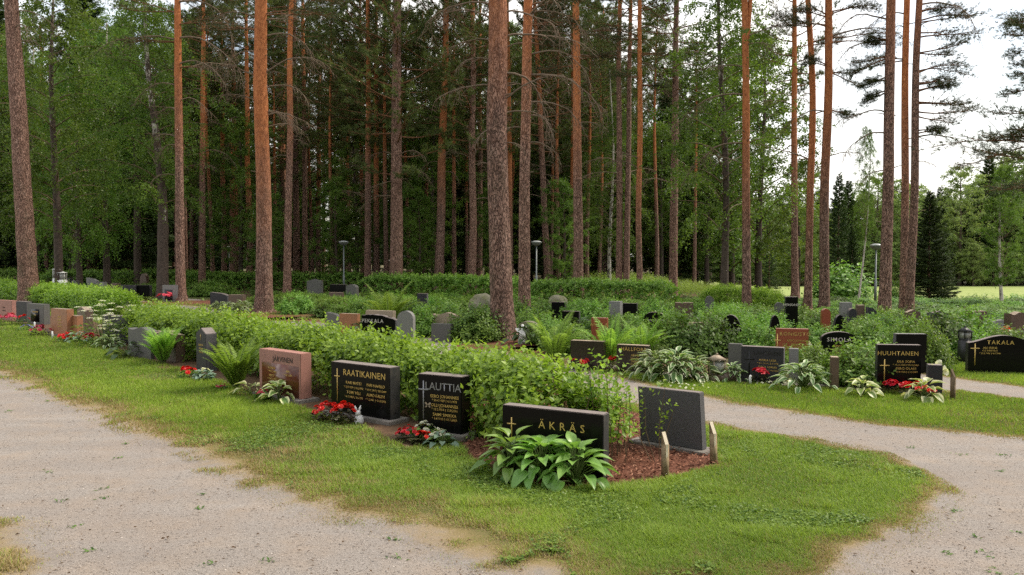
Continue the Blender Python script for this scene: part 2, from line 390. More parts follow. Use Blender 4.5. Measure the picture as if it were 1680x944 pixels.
M['stake'] = m_simple('weathered wood', (.27, .20, .12), .85, .2, var=.4, scale=14)
M['cut'] = m_simple('pale cut wood', (.66, .58, .44), .8, .2, var=.1)
M['spaper'] = m_simple('leaf litter', (.09, .055, .03), .9, .1, var=.4)

# ---------------------------------------------------------------- text on the stones
def text_mesh(lines, mat):
    """lines: (text, size, x, z, align, spacing); laid out in the XZ plane facing -Y"""
    g = Geo(); dg = None
    for s, size, x, z, al, spc in lines:
        cu = bpy.data.curves.new('lettering', 'FONT'); cu.body = s; cu.size = size; cu.align_x = al; cu.align_y = 'CENTER'
        cu.space_character = spc; cu.extrude = .0012; cu.offset = size * .002; cu.resolution_u = 2
        o = bpy.data.objects.new('lettering', cu); COL.objects.link(o)
        bpy.context.view_layer.update()
        me = bpy.data.meshes.new_from_object(o.evaluated_get(bpy.context.evaluated_depsgraph_get()))
        V = np.array([v.co for v in me.vertices])
        if len(V):
            W = np.stack([V[:, 0] + x, -V[:, 2], V[:, 1] + z], 1)
            me.calc_loop_triangles()
            g.add(W, np.array([t.vertices for t in me.loop_triangles]))
        bpy.data.objects.remove(o); bpy.data.curves.remove(cu); bpy.data.meshes.remove(me)
    return g.mesh('inscription', mat, smooth=False)
def cross_mesh(x, z0, z1, arm, arm_z, w, mat):
    g = Geo(); e = .004
    box(g, (x - w / 2, -e, z0), (x + w / 2, .0005, z1)); 
    box(g, (x - arm, -e - .0015, arm_z - w / 2), (x + arm, .0004, arm_z + w / 2))
    return g.mesh('cross', mat, smooth=False)

# ---------------------------------------------------------------- gravestones
def profile(shape, w, h, rg):
    a = w / 2
    if shape == 'rect': return [(-a, 0), (a, 0), (a, h), (-a, h)]
    if shape == 'peak': return [(-a, 0), (a, 0), (a, h * .88), (0, h), (-a, h * .88)]
    if shape == 'slant': return [(-a, 0), (a, 0), (a, h * .8), (a * .3, h * .93), (-a, h)]
    if shape == 'lean': return [(-a, 0), (a * .9, 0), (a, h), (-a * .9, h * 1.01)]
    if shape == 'arch': return [(-a, 0), (a, 0)] + [(a * math.cos(t), h * .55 + h * .45 * math.sin(t)) for t in np.linspace(.15, math.pi - .15, 13)]
    if shape == 'low_arch': return [(-a, 0), (a, 0)] + [(a * math.cos(t), h * .8 + h * .2 * math.sin(t)) for t in np.linspace(0, math.pi, 11)]
    if shape == 'bell': return [(-a, 0), (a, 0)] + [(x * a, h * (.80 + .20 * (math.cos(math.pi * x) * .5 + .5) ** .8)) for x in np.linspace(1, -1, 17)]
    if shape == 'oval': return [(a * math.cos(t) , h * .52 + h * .48 * math.sin(t) * (1 + .06 * math.sin(3 * t))) for t in np.linspace(-math.pi + .5, math.pi - .3, 18)]
    if shape == 'wave': return [(-a, 0), (a, 0)] + [(x * a, h * (.94 + .05 * math.sin(x * 4 + 1))) for x in np.linspace(1, -1, 11)]
    if shape == 'rough':
        top = [(x * a, h * (.97 - .16 * max(0, x) ** 1.5 + rg.uniform(-.025, .025))) for x in np.linspace(1, -1, 12)]
        return [(-a, 0), (a * .98, 0)] + top
    raise KeyError(shape)
def slab_mesh(shape, w, h, t, front, side, top, rg, name='slab', bev=.006, jit=0.0):
    bm = bmesh.new(); pr = profile(shape, w, h, rg)
    f = bm.faces.new([bm.verts.new((x, 0, z)) for x, z in pr]); bm.normal_update()
    if f.normal.y > 0: f.normal_flip()
    r = bmesh.ops.extrude_face_region(bm, geom=[f]); vs = [v for v in r['geom'] if isinstance(v, bmesh.types.BMVert)]
    bmesh.ops.translate(bm, verts=vs, vec=(0, t, 0))
    bmesh.ops.recalc_face_normals(bm, faces=bm.faces)
    bmesh.ops.bevel(bm, geom=list(bm.edges), offset=bev, segments=2, affect='EDGES', clamp_overlap=True)
    bm.normal_update()
    for fc in bm.faces:
        n = fc.normal
        fc.material_index = 0 if n.y < -.9 else (2 if n.z > .5 else 1)
    if jit:
        for v in bm.verts:
            if v.co.y > .02: v.co += Vector((rg.normal(0, jit), rg.normal(0, jit), rg.normal(0, jit)))
    me = bpy.data.meshes.new(name); bm.to_mesh(me); bm.free()
    for m in (front, side, top): me.materials.append(m)
    return me
def boulder_mesh(w, h, t, mat, seed):
    bm = bmesh.new(); bmesh.ops.create_icosphere(bm, subdivisions=4, radius=1); rs = np.random.default_rng(seed); o = rs.uniform(0, 50, 3)
    for v in bm.verts:
        c = v.co; k = 1 + .22 * (fbm(c.x * 1.3 + o[0] + c.z, c.y * 1.3 + o[1]) - .5) * 2 + .06 * (vnoise(c.x * 6 + c.z * 5 + o[2], c.y * 6) - .5)
        v.co = Vector((c.x * w / 2 * k, c.y * t / 2 * k, max(-.05, c.z * h * .62 * k + h * .4)))
    for f in bm.faces: f.smooth = True
    me = bpy.data.meshes.new('boulder'); bm.to_mesh(me); bm.free(); me.materials.append(mat); return me
GROUP2 = 'gravestones of the rows behind'
STONE_BOX = []     # (px0, px1, py0, py1, D): what the photo shows of each stone, used to keep shrubs off the sight line
STONES = {}
MAT3 = {'dbrown': ('dbrown', 'dbrown', 'tan_st'), 'black': ('black', 'black_side', 'top_dust'), 'blackpol': ('black', 'black', 'top_dust'), 'dgrey': ('dgrey', 'dgrey_side', 'top_dust'), 'grey': ('grey', 'grey', 'grey'), 'lgrey': ('lgrey', 'lgrey', 'lgrey'),
        'red': ('red_st', 'red_st', 'pink_st'), 'orange': ('orange_st', 'orange_st', 'tan_st'), 'brown': ('brown_st', 'brown_st', 'tan_st'), 'tan': ('tan_st', 'tan_st', 'tan_st'),
        'pink': ('pink_st', 'pink_st', 'pink_st'), 'moss': ('moss_st', 'moss_st', 'moss_st'), 'rough': ('black', 'dgrey_side', 'top_dust'), 'lblack': ('black', 'dgrey_side', 'lgrey')}
def stone(key, label, loc, rz, w, h, t, shape, mk, plinth=0.0, texts=(), cross=None, name='gravestone', cmat='gold', group='gravestones', front_plinth=.08, keep=True):
    rg = np.random.default_rng(abs(hash_(key)) % 99991)
    r = thing(name, label, 'gravestone', loc, rz, group)
    a, b, c = (M[k] for k in MAT3[mk])
    if shape == 'boulder': obj('stone_body', boulder_mesh(w, h, t, a, hash_(key)), r, (0, t / 2, 0))
    else: obj('slab', slab_mesh(shape, w, h - plinth, t, a, b, c, rg, jit=.006 if mk == 'rough' else 0), r, (0, 0, plinth))
    if plinth: obj('plinth', slab_mesh('rect', w + .14, plinth, t + front_plinth + .08, M['plinth'], M['plinth'], M['plinth'], rg, 'plinth'), r, (0, -front_plinth, 0))
    for lines, tm in texts:
        for ln in lines: obj('inscription', text_mesh([ln], M[tm]), r, (0, -.0025, 0))
    if cross: obj('cross', cross_mesh(*cross, M[cmat]), r, (0, -.0005, 0))
    STONES[key] = (Vector(loc), rz, w, h, t)
    if keep:
        hw = w / 2 * abs(math.cos(rz)) / loc[1] * F; cxp = CX + loc[0] / loc[1] * F
        STONE_BOX.append((cxp - hw, cxp + hw, YH + (CAMZ - h) / loc[1] * F, YH + (CAMZ - h * (.3 if texts or group != GROUP2 else .68)) / loc[1] * F, loc[1]))
    return r
def hash_(s):
    v = 7
    for ch in str(s): v = (v * 131 + ord(ch)) % 1000003
    return v
def two_corner(TL, TR, h):
    a, b = gp(*TL, z=h), gp(*TR, z=h); c = (a + b) / 2; d = b - a
    return (c.x, c.y, 0), math.atan2(d.y, d.x), d.length
def by_top(pxl, pxr, pytop, h, yaw):
    D = F * (CAMZ - h) / (pytop - YH); a = math.radians(yaw); u = ((pxl + pxr) / 2 - CX) / F
    return (u * D, D, 0), a, (pxr - pxl) / F * D / (math.cos(a) - u * math.sin(a))

# --- front row, from the near end
loc, a, w = two_corner((824, 664), (990, 681), .58)
def L(s, size, x, z, al='CENTER', sp=1.0): return (s, size, x, z, al, sp)
stone('akras', 'low wide black gravestone with spaced gold surname and big green hostas in front', loc, a, w, .58, .13, 'rect', 'black', 0,
      [([L('ÄKRÄS', .098, .10, .435, sp=1.75)], 'gold')], (-w * .40, .27, .475, .045, .415, .011), group='gravestones of the front row')
loc, a, w = two_corner((685.5, 613), (757, 619), .68)
r = stone('lauttia', 'upright black gravestone with grey surname, gold names and red white begonias at its foot', loc, a, w, .68, .17, 'rect', 'blackpol', .08,
      [([L('LAUTTIA', .115, .045, .555, sp=.98)], 'silver'),
       ([L('EERO JOHANNES', .046, .065, .455), L('* 26.4.1929 † 6.1.1978', .034, .065, .413), L('OLLI JOHANNES', .046, .065, .36), L('* 13.2.1954 † 13.8.2016', .034, .065, .318),
         L('SAIMI SINIKKA', .046, .065, .262), L('* 3.4.1930 † 10.7.2002', .034, .065, .22)], 'gold')], (-.20, .20, .61, .062, .515, .014), cmat='silver', group='gravestones of the front row')
g = Geo()                                            # bronze butterfly fixed to the face
for sx, sz, ww, rot in ((-1, .018, .032, .5), (1, .018, .032, -.5), (-1, -.012, .022, -.3), (1, -.012, .022, .3)):
    th = np.linspace(0, 2 * math.pi, 10)[:-1]
    g.add([(-.14 + sx * .02 + ww * .6 * math.cos(t) * (1), -.006 - .004 * abs(math.cos(t)), .35 + sz + ww * .45 * math.sin(t) + rot * ww * .6 * math.cos(t) * -1) for t in th] , [(0, i, i + 1) for i in range(1, 8)])
obj('butterfly_emblem', g.mesh('butterfly_emblem', M['tan_st']), r)
loc, a, w = two_corner((543, 593), (639.5, 604), .66)
stone('raatikainen', 'wide black gravestone with gold cross and four gold names behind red begonias', loc, a, w, .66, .17, 'rect', 'black', .06,
      [([L('RAATIKAINEN', .105, .075, .545, sp=1.08)], 'gold'),
       ([L('KARI MATTI', .048, -.10, .43, sp=1.05), L('* 13.3.1939 † 15.2.1970', .034, -.10, .375), L('TOMI VELI', .048, -.10, .315, sp=1.1), L('* 6.12.1967 † 2.4.1970', .034, -.10, .262),
         L('PARI KAARLO', .048, .27, .43), L('* 10.11.1913 † 29.9.2009', .034, .27, .375), L('ALMO KALEVI', .048, .27, .315), L('* 1.2.1941 † 13.10.2010', .034, .27, .262)], 'gold')],
      (-.385, .19, .585, .05, .49, .013), group='gravestones of the front row')
loc, a, w = two_corner((425, 572), (493, 581), .66)
r = stone('jarvinen', 'reddish pink gravestone with dark surname band beside a pale green fern', loc, a, w, .66, .17, 'rect', 'pink', .06,
      [([L('JÄRVINEN', .098, .08, .548, sp=1.1)], 'darkletter'),
       ([L('KAARLO', .042, -.18, .42), L('* 1918 † 1984', .034, -.18, .372), L('MATTI', .042, -.18, .315), L('* 1946 † 1998', .034, -.18, .268), L('AINI', .042, .2, .40), L('* 1922 † 2003', .034, .2, .352)], 'gold')], group='gravestones of the front row')
g = Geo(); box(g, (-w / 2 + .07, -.0022, .07), (w / 2 - .04, .001, .485)); obj('polished_panel', g.mesh('polished_panel', M['redpol'], False), r)
# dark grey stone of the neighbouring row seen from behind
a0, b0 = gp(1046, 634, z=.60), gp(1153, 646.6, z=.60); d = b0 - a0; c = (a0 + b0) / 2
nrm = Vector((-math.sin(math.atan2(d.y, d.x)), math.cos(math.atan2(d.y, d.x)), 0))
rz = math.atan2(d.y, d.x) + math.pi; cc = c + nrm * .10
stone('back', 'large plain dark grey granite slab seen from behind between wooden stakes', (cc.x, cc.y, 0), rz, d.length, .60, .10, 'lean', 'dgrey', .05, group='gravestones of the front row', keep=False)
STONE_BOX.append((1046, 1160, 636, 745, 7.6))
def row1(key, label, pxl, pxr, pytop, h, yaw, t, shape, mk, **k):
    loc, a, w = by_top(pxl, pxr, pytop, h, yaw)
    return stone(key, label, loc, a, w, h, t, shape, mk, group='gravestones of the front row', **k)
row1('obelisk', 'narrow dark pointed gravestone with small gold cross left of a pale fern', 320, 336, 538.5, .74, -46, .19, 'peak', 'dgrey', texts=[([L('MARTTI', .05, 0, .45), L('HEINO', .05, 0, .39), L('1903-1968', .035, 0, .33)], 'gold')], cross=(0, .53, .64, .025, .61, .008))
row1('twin_b', 'brown grey rough slab with a bushy fern before it', 246, 286, 542.5, .58, -40, .18, 'wave', 'brown')
row1('twin_a', 'grey brown slab adjoining a rough slab, behind rounded hosta', 208, 245, 537, .60, -40, .18, 'wave', 'grey')
row1('umbel', 'dark grey slab half hidden by white umbel flowers', 166, 208, 518, .62, -34, .16, 'rect', 'dgrey')
row1('brownpeak', 'brown gabled narrow gravestone between pink stone and white umbels', 125, 138, 503.5, .68, -40, .2, 'peak', 'brown')
row1('orange_small', 'shorter of two orange brown granite stones standing together', 102, 124, 518, .52, -34, .16, 'rect', 'orange', texts=[([L('ALMA', .06, 0, .36), L('LYYLI', .06, 0, .27)], 'gold')])
row1('orange_tall', 'taller orange brown granite stone with faint gold names', 82, 108, 507, .68, -34, .17, 'rect', 'orange', plinth=.05, texts=[([L('EINO', .06, .03, .48), L('HILMA', .06, .03, .40), L('TOIVO', .06, .03, .32), L('1898-1961', .05, .03, .25)], 'gold')])
r = row1('inset', 'grey stone with a dark inset panel near red begonias', 43, 70, 499, .6, -32, .18, 'rect', 'grey')
g = Geo(); box(g, (-.24, -.003, .08), (.22, .001, .45)); obj('polished_panel', g.mesh('polished_panel', M['black'], False), r)
obj('inscription', text_mesh([L('VALDEMAR', .06, 0, .37), L('IDA', .05, 0, .28)], M['gold']), r, (0, -.004, 0))
row1('darkslim', 'dark grey stone squeezed between pink stone and inset panel stone', 25, 42, 495, .62, -32, .16, 'rect', 'dgrey')
row1('pinkleft', 'pinkish stone at the photo edge behind pink red flowers', -8, 18, 493, .62, -30, .17, 'rect', 'pink', texts=[([L('OIVA', .06, 0, .4), L('HELMI', .06, 0, .3)], 'darkletter')])

# --- other rows: label, left px, right px, top px, height, yaw, thickness, shape, material
GROUP2 = 'gravestones of the rows behind'
def row2(key, label, pxl, pxr, pytop, h, yaw, t, shape, mk, **k):
    loc, a, w = by_top(pxl, pxr, pytop, h, yaw)
    return stone(key, label, loc, a, w, h, t, shape, mk, group=GROUP2, **k)
row2('huuhtanen', 'black upright gravestone with gold cross, flanked by cream hostas and red begonias', 1442, 1514, 566.5, .67, -8, .12, 'rect', 'black', texts=[([L('HUUHTANEN', .085, -.02, .545, sp=1.1)], 'gold'),
     ([L('EILA SOFIA', .048, .09, .43, sp=1.05), L('* 17.12.1922 † 25.12.2002', .033, .09, .382), L('EERO OLAVI', .048, .09, .33, sp=1.05), L('* 11.9.1920 † 2.12.2009', .033, .09, .282)], 'gold')], cross=(-.20, .10, .46, .065, .37, .014))
row2('maria', 'dark grey gravestone with black cross and gold names between variegated hostas', 1217, 1287, 570, .56, -26, .15, 'rect', 'dgrey', texts=[([L('LAHTINEN', .08, .07, .465, sp=1.05)], 'darkletter'),
     ([L('MARIA LIISA', .045, .08, .36, sp=1.05), L('* 4.11.1910 † 5.7.1974', .034, .08, .312), L('ESKO ILMARI', .045, .08, .255, sp=1.05), L('* 22.3.1937 † 19.6.2001', .034, .08, .207)], 'gold')], cross=(-.19, .08, .48, .07, .37, .02), cmat='darkletter')
row2('hallfors', 'dark gravestone with gold surname beside the vase shaped fern', 1012, 1064, 567, .47, -24, .15, 'rect', 'dbrown', texts=[([L('HÄLLFORS', .085, .02, .40, sp=1.1)], 'gold'), ([L('ARVID', .05, .05, .30), L('1914-1969', .04, .05, .25), L('SIGNE', .05, .05, .20), L('1919-1990', .04, .05, .15)], 'gold')])
row2('dark_tan', 'dark brown gravestone with tan top left of the vase shaped fern', 936, 990, 560, .50, -24, .16, 'rect', 'dbrown')
row2('takala', 'long black bell topped gravestone with gold cross and surname', 1591, 1710, 551, .64, -8, .12, 'bell', 'black', texts=[([L('TAKALA', .095, -.06, .52, sp=1.25)], 'gold'), ([L('AILI IRENE', .048, -.22, .43), L('O.S. HEIKKILÄ', .038, -.22, .385), L('* 27.5.1932 † 4.3.1998', .036, -.22, .34)], 'gold')], cross=(-.45, .14, .50, .07, .42, .016))
row2('huuh_back', 'plain dark slab with pale top edge directly behind the cream hosta grave', 1472, 1523, 548.5, .66, -6, .14, 'rect', 'lblack')
row2('side_right', 'dark stone turned away beside the thin dark stake', 1526, 1550, 600, .42, -18, .16, 'rect', 'dgrey')
row2('side_left', 'narrow brown stone edge at the left of a dense leafy shrub', 1366, 1379, 587, .5, -14, .16, 'rect', 'brown')
row2('simo', 'black gravestone partly behind leaves with pink begonia below', 1349, 1408, 545, .62, -10, .13, 'low_arch', 'black', texts=[([L('SIMOLA', .1, .0, .48, sp=1.25)], 'ivory'), ([L('EINO', .055, -.02, .37), L('* 1908 † 1971', .04, -.02, .31), L('TYYNE', .055, -.02, .25)], 'gold')])
row2('rongisto', 'red granite gravestone with gold cross and surname', 1274, 1328, 540, .6, -16, .13, 'rect', 'red', texts=[([L('RONGISTO', .095, .05, .50, sp=1.2)], 'gold'), ([L('EERO JUHANI', .055, .08, .38), L('* 1931 † 1999', .045, .08, .32)], 'gold')], cross=(-.26, .08, .5, .06, .38, .018))
row2('nieminen', 'black round shouldered gravestone with pale surname and a lantern beside it', 1182, 1217, 517, .78, -18, .15, 'arch', 'black', texts=[([L('NIEMINEN', .072, 0, .47, sp=1.1), L('OLAVI', .06, .02, .35)], 'ivory')])
row2('grey_maria', 'small light grey slab immediately left of dark grey stone with black cross', 1196, 1218, 565, .55, -24, .12, 'rect', 'grey')
row2('grey_maria2', 'small mottled grey slab right of dark grey stone with black cross', 1296, 1312, 573, .5, -20, .12, 'rect', 'lgrey')
row2('oval', 'black oval boulder stone with pale surname in the shrubs', 1055, 1094, 511.5, .55, -14, .2, 'oval', 'black', texts=[([L('WILLEMON', .08, .02, .32, sp=1.05)], 'ivory')])
row2('brown_a', 'brown red stone with gold letters near light grey stone', 970, 996, 522, .6, -20, .14, 'rect', 'red', texts=[([L('ANTILA', .1, .0, .45, sp=1.2), L('YRJÖ', .07, 0, .32)], 'gold')])
row2('lgrey_c', 'light grey ribbed stone standing in the leaves at centre right', 999, 1017, 495, .7, -24, .3, 'rect', 'lgrey')
row2('black_c', 'low black stone right of the light grey ribbed stone', 1021, 1045, 498, .6, -20, .15, 'rect', 'black')
row2('black_d', 'square black stone among leaves right of the mossy boulder', 922, 950, 511, .6, -20, .15, 'rect', 'black')
row2('black_e', 'black speckled stone below a pale boulder', 905, 927, 496, .62, -18, .15, 'rect', 'black')
row2('boulder_e', 'pale rounded boulder above a black speckled stone', 896, 931, 485, .6, -10, .5, 'boulder', 'moss')
row2('moss', 'yellow mossy low stone right of the thickest pine', 850, 880, 528, .5, -14, .25, 'low_arch', 'moss')
row2('boulder_l', 'big brown natural boulder left of the thickest pine', 765, 812, 484.5, .75, -10, .7, 'boulder', 'moss')
row2('grey_r', 'flat topped grey brown stone in front of a pale one', 707, 739, 532, .42, -20, .16, 'rect', 'grey')
row2('pale_r', 'pale tan stone half behind leaves at centre', 709, 750, 513, .6, -14, .2, 'wave', 'tan')
row2('white_c', 'tall pale grey stone right of rough black surname stone', 651, 677, 510.5, .8, -16, .14, 'low_arch', 'lgrey')
row2('pekkala', 'black gravestone with rugged sloping top and white surname', 592, 648, 516, .62, -20, .17, 'rough', 'rough', texts=[([L('PEKKALA', .12, -.15, .46, sp=1.2), L('EMIL', .06, -.22, .33)], 'ivory')])
row2('tan_p', 'tan stone standing behind the rugged black gravestone', 599, 643, 510, .6, -26, .16, 'rect', 'tan')
row2('orange_c', 'small orange brown stone left of rugged black gravestone', 556, 585, 515, .55, -22, .15, 'rect', 'orange')
row2('grey_c', 'small grey stone leaning beside the orange brown one', 533, 554, 513, .5, -38, .14, 'slant', 'grey')
row2('gable', 'small grey gabled stone under the lamp hedge', 503, 527, 458, .9, -14, .2, 'peak', 'grey')
row2('black_b', 'wide black stone joined by a grey pillar stone', 541, 567, 467, .75, -8, .2, 'rect', 'black')
row2('pillar', 'grey pillar stone at right end of a black stone', 567, 584, 467, .8, -12, .3, 'low_arch', 'grey')
row2('brown_b', 'low brown stone in front of a black one', 539, 561, 480, .55, -12, .2, 'rect', 'brown')
row2('dark_l', 'dark sloping stone left in a pair above pale hostas', 344, 372, 480, .6, -22, .2, 'slant', 'dgrey')
row2('dark_l2', 'brown black stone right in a pair above pale hostas', 374, 397, 484, .55, -22, .2, 'rect', 'brown')
r = row2('panel_l', 'pale grey square stone with blue grey panel beside a pine trunk', 266, 291, 468, .75, -10, .18, 'rect', 'lgrey')
g = Geo(); box(g, (-.26, -.003, .08), (.12, .001, .55)); obj('polished_panel', g.mesh('polished_panel', M['dgrey'], False), r)
row2('dark_far1', 'dark wide stone in the far left row, left of its twin', 193, 219, 468, .6, -14, .2, 'rect', 'dgrey')
row2('dark_far2', 'dark wide stone in the far left row, right of its twin', 220, 245, 468, .6, -14, .2, 'rect', 'black')
row2('slim_far', 'slim pale stone in the far left row', 163, 170, 463, .75, -20, .2, 'rect', 'lgrey')
row2('slim_far2', 'slim brown stone joined to dark wide ones', 182, 191, 465, .75, -10, .3, 'rect', 'brown')
row2('gable_far', 'pale grey stone with sloping top in the far left row', 141, 158, 456, .9, -18, .2, 'slant', 'lgrey')
row2('lean_far', 'tilted grey stone by dark stones and red flowers', 116, 125, 461, .7, -20, .2, 'lean', 'grey')
row2('dark_far3', 'dark stone under two white lanterns', 86, 114, 457, .75, -14, .25, 'rect', 'dgrey')
row2('round_far', 'round topped grey stone among hedges at far left', 180, 190, 445, 1.1, -8, .3, 'arch', 'grey')
row2('arch_far', 'brown arched stone between bushes at far left', 229, 240, 449, 1.0, -10, .3, 'arch', 'brown')
row2('dark_mid1', 'low dark stone left of thick mid pine ferns', 684, 700, 482, .7, -10, .2, 'rect', 'dgrey')
row2('brown_far_r', 'small brown gabled stone right of the twin pines', 1489, 1512, 508.5, .62, -6, .2, 'peak', 'brown')
row2('dark_far_r', 'dark low stone right of a brown gabled one', 1528, 1557, 510, .58, -6, .25, 'wave', 'dgrey')
row2('box_far_r', 'dark brown block stone before the bushes at far right', 1599, 1621, 511, .66, -4, .4, 'rect', 'brown')
row2('oval_far_r', 'pale grey lying oval stone at far right', 1629, 1664, 525, .36, -4, .25, 'oval', 'lgrey')
row2('dark_edge_r', 'dark brown stone at the right photo edge', 1660, 1690, 512, .66, -4, .3, 'wave', 'brown')
row2('black_far_c', 'black square stone with pale line between slim pines', 1290, 1310, 487.5, .95, -8, .2, 'rect', 'black', texts=[([L('HEINONEN', .085, .0, .75)], 'ivory')])
row2('small_round', 'small dark round stone left of the red granite gravestone', 1265, 1281, 517.5, .72, -8, .15, 'arch', 'black')
row2('gable_c', 'pale gabled stone left of the slim pines', 1273, 1287, 496.5, .6, -8, .2, 'low_arch', 'grey')
row2('red_round', 'small reddish round stone at foot of slim pines', 1350, 1364, 507, .62, -8, .2, 'low_arch', 'red')
row2('far_grey_r', 'pale grey flat stone behind dark little stones', 1381, 1399, 496.5, .72, -6, .2, 'rect', 'lgrey')
row2('far_dark_r1', 'dark little rounded stone, first left of the leaning pair', 1394, 1407, 506.5, .6, -6, .2, 'low_arch', 'dgrey')
row2('far_dark_r2', 'dark little square stone with pink flowers by it', 1408, 1420, 501, .66, -6, .2, 'rect', 'brown')
row2('far_dark_r3', 'dark little slanted stone nearest to lamp post foot', 1425, 1440, 504, .62, -6, .2, 'slant', 'dgrey')
row2('curl_black', 'small black curled stone before slim pines', 1371, 1388, 517, .62, -6, .15, 'arch', 'black')
row2('low_tan', 'long low brown wall stone left of round shouldered black one', 1128, 1172, 530, .45, -14, .2, 'rect', 'tan')
row2('low_dark', 'wide dark stone low in leaves near yellow green ferns', 1108, 1138, 497, .6, -10, .2, 'rect', 'brown')
row2('round_grey_c', 'small grey arched stone behind birch trunk', 1158, 1172, 486, .8, -8, .2, 'low_arch', 'grey')

# ---------------------------------------------------------------- ground
def xy(pts, z=0.0): return np.array([tuple(gp(*p, z=z))[:2] for p in pts])
def inside(P, poly):
    x, y = P[:, 0], P[:, 1]; r = np.zeros(len(P), bool); n = len(poly)
    for i in range(n):
        x1, y1 = poly[i]; x2, y2 = poly[(i + 1) % n]
        c = (y1 > y) != (y2 > y)
        with np.errstate(divide='ignore', invalid='ignore'): r ^= c & (x < (x2 - x1) * (y - y1) / (y2 - y1 + 1e-12) + x1)
    return r
def sdist(P, poly):
    d = np.full(len(P), 1e9); n = len(poly)
    for i in range(n):
        a = poly[i]; b = poly[(i + 1) % n]; ab = b - a
        t = np.clip(((P - a) @ ab) / (ab @ ab + 1e-12), 0, 1)
        d = np.minimum(d, np.linalg.norm(P - (a + t[:, None] * ab), axis=1))
    return np.where(inside(P, poly), d, -d)
def sheet(name, poly, z, mat, res, margin=0.0, wob=0.0, label=None):
    lo, hi = poly.min(0) - margin - .3, poly.max(0) + margin + .3
    X, Y = np.meshgrid(np.arange(lo[0], hi[0], res), np.arange(lo[1], hi[1], res), indexing='ij')
    P = np.stack([X.ravel(), Y.ravel()], 1); d = sdist(P, poly)
    if wob: d = d + wob * (fbm(P[:, 0] * 2.2, P[:, 1] * 2.2) - .5)
    nx, ny = X.shape; i, j = np.meshgrid(np.arange(nx - 1), np.arange(ny - 1), indexing='ij')
    q = np.stack([i * ny + j, (i + 1) * ny + j, (i + 1) * ny + j + 1, i * ny + j + 1], -1).reshape(-1, 4)
    q = q[(d[q] > -margin).any(1)]
    used = np.unique(q); rm = np.full(len(P), -1); rm[used] = np.arange(len(used))
    g = Geo(); zz = z + terr(P[used, 0], P[used, 1]); zz = zz - (z - .001) * (1 - sstep(-.22, -.04, d[used])) if name == 'lawn' else zz
    g.add(np.column_stack([P[used], zz]), None, rm[q], edge=d[used] * np.where((P[used, 0] > 1.2) & (name == 'lawn'), 2.4, 1.0))
    o = obj(name, g.mesh(name, mat)); tag(o, label, kind='structure'); return o

xs = np.unique(np.concatenate([np.linspace(-700, -60, 17), np.arange(-60, 100, 2.0), np.linspace(100, 700, 17)]))
ys = np.unique(np.concatenate([np.linspace(-60, 0, 4), np.arange(0, 110, 2.0), np.linspace(110, 900, 17)]))
X, Y = np.meshgrid(xs, ys, indexing='ij'); nx, ny = X.shape
i, j = np.meshgrid(np.arange(nx - 1), np.arange(ny - 1), indexing='ij')
g = Geo(); g.add(np.column_stack([X.ravel(), Y.ravel(), terr(X.ravel(), Y.ravel())]), None,
                 np.stack([i * ny + j, (i + 1) * ny + j, (i + 1) * ny + j + 1, i * ny + j + 1], -1).reshape(-1, 4))
tag(obj('ground', g.mesh('ground', M['wood'])), kind='structure')

N_EDGE = [(1240, 709), (1178, 697), (1100, 683), (1000, 655), (900, 625), (700, 578), (500, 545), (300, 517), (225, 507), (100, 492), (0, 482), (-250, 466)]
F_EDGE = [(-250, 460), (0, 474), (100, 484), (225, 494), (300, 502), (500, 527), (700, 556), (900, 595), (1000, 618), (1090, 640), (1172, 657), (1240, 669), (1330, 682), (1369, 688), (1440, 699.6), (1504, 706), (1562, 711), (1680, 720.5), (1950, 745)]
S_EDGE = [(-260, 565), (-100, 594), (0, 614.6), (47, 634.6), (73, 651), (146, 676), (182, 687), (226, 713), (255, 724), (302, 735), (328, 749), (364, 771), (419, 793), (474, 815), (521, 835), (557, 847), (617, 857), (677, 873), (733, 897), (767, 917), (833, 930), (880, 940), (950, 975), (1080, 1010), (1250, 1000), (1354, 944), (1385, 914), (1395, 904), (1440, 888), (1472, 869), (1514, 849), (1536, 820), (1549, 804), (1539, 788), (1520, 775), (1491, 759), (1446, 746), (1401, 737), (1337, 724)]
L1 = xy(S_EDGE + N_EDGE)
L2 = xy(F_EDGE[3:] + [(1950, 676), (1680, 655), (1575, 643), (1480, 641), (1380, 638), (1290, 634), (1200, 626), (1080, 616), (1000, 606), (900, 584), (700, 546), (500, 518), (300, 493), (225, 486)])
L3 = xy([(1340, 597), (1450, 608), (1557, 621), (1608, 628), (1680, 636.5), (1950, 668), (1950, 626), (1680, 606), (1590, 592), (1500, 583), (1400, 577), (1340, 571)])
L4 = xy([(-300, 452), (0, 462), (100, 465), (200, 480), (330, 495), (300, 502), (225, 494), (100, 484), (0, 474), (-300, 457)])
L5 = xy([(-200, 850), (0, 857), (30, 885), (52, 930), (40, 970), (-200, 1000)])
gr = np.vstack([xy(F_EDGE), [[14, 5], [9, 1.2], [-9, 1.2], [-14, 6], [-22, 12]]])
sheet('gravel_path', gr, .004, M['gravel'], .25)
sheet('side_path', xy([(1250, 584), (1340, 597), (1450, 608), (1557, 621), (1680, 636.5), (1950, 668), (1950, 676), (1680, 655), (1565, 642), (1450, 630), (1340, 617), (1250, 604)]), .010, M['gravel'], .12, .05, .2)
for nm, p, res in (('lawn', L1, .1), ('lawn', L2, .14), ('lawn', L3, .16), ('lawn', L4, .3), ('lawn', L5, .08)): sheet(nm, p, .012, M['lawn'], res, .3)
sheet('mulch_bed', xy([(700, 742), (770, 748), (800, 770), (900, 806), (1000, 800), (1090, 790), (1180, 766), (1178, 752), (1110, 706), (1010, 668), (900, 640), (780, 660), (740, 700)]), .022, M['mulch'], .05, .02, .25)
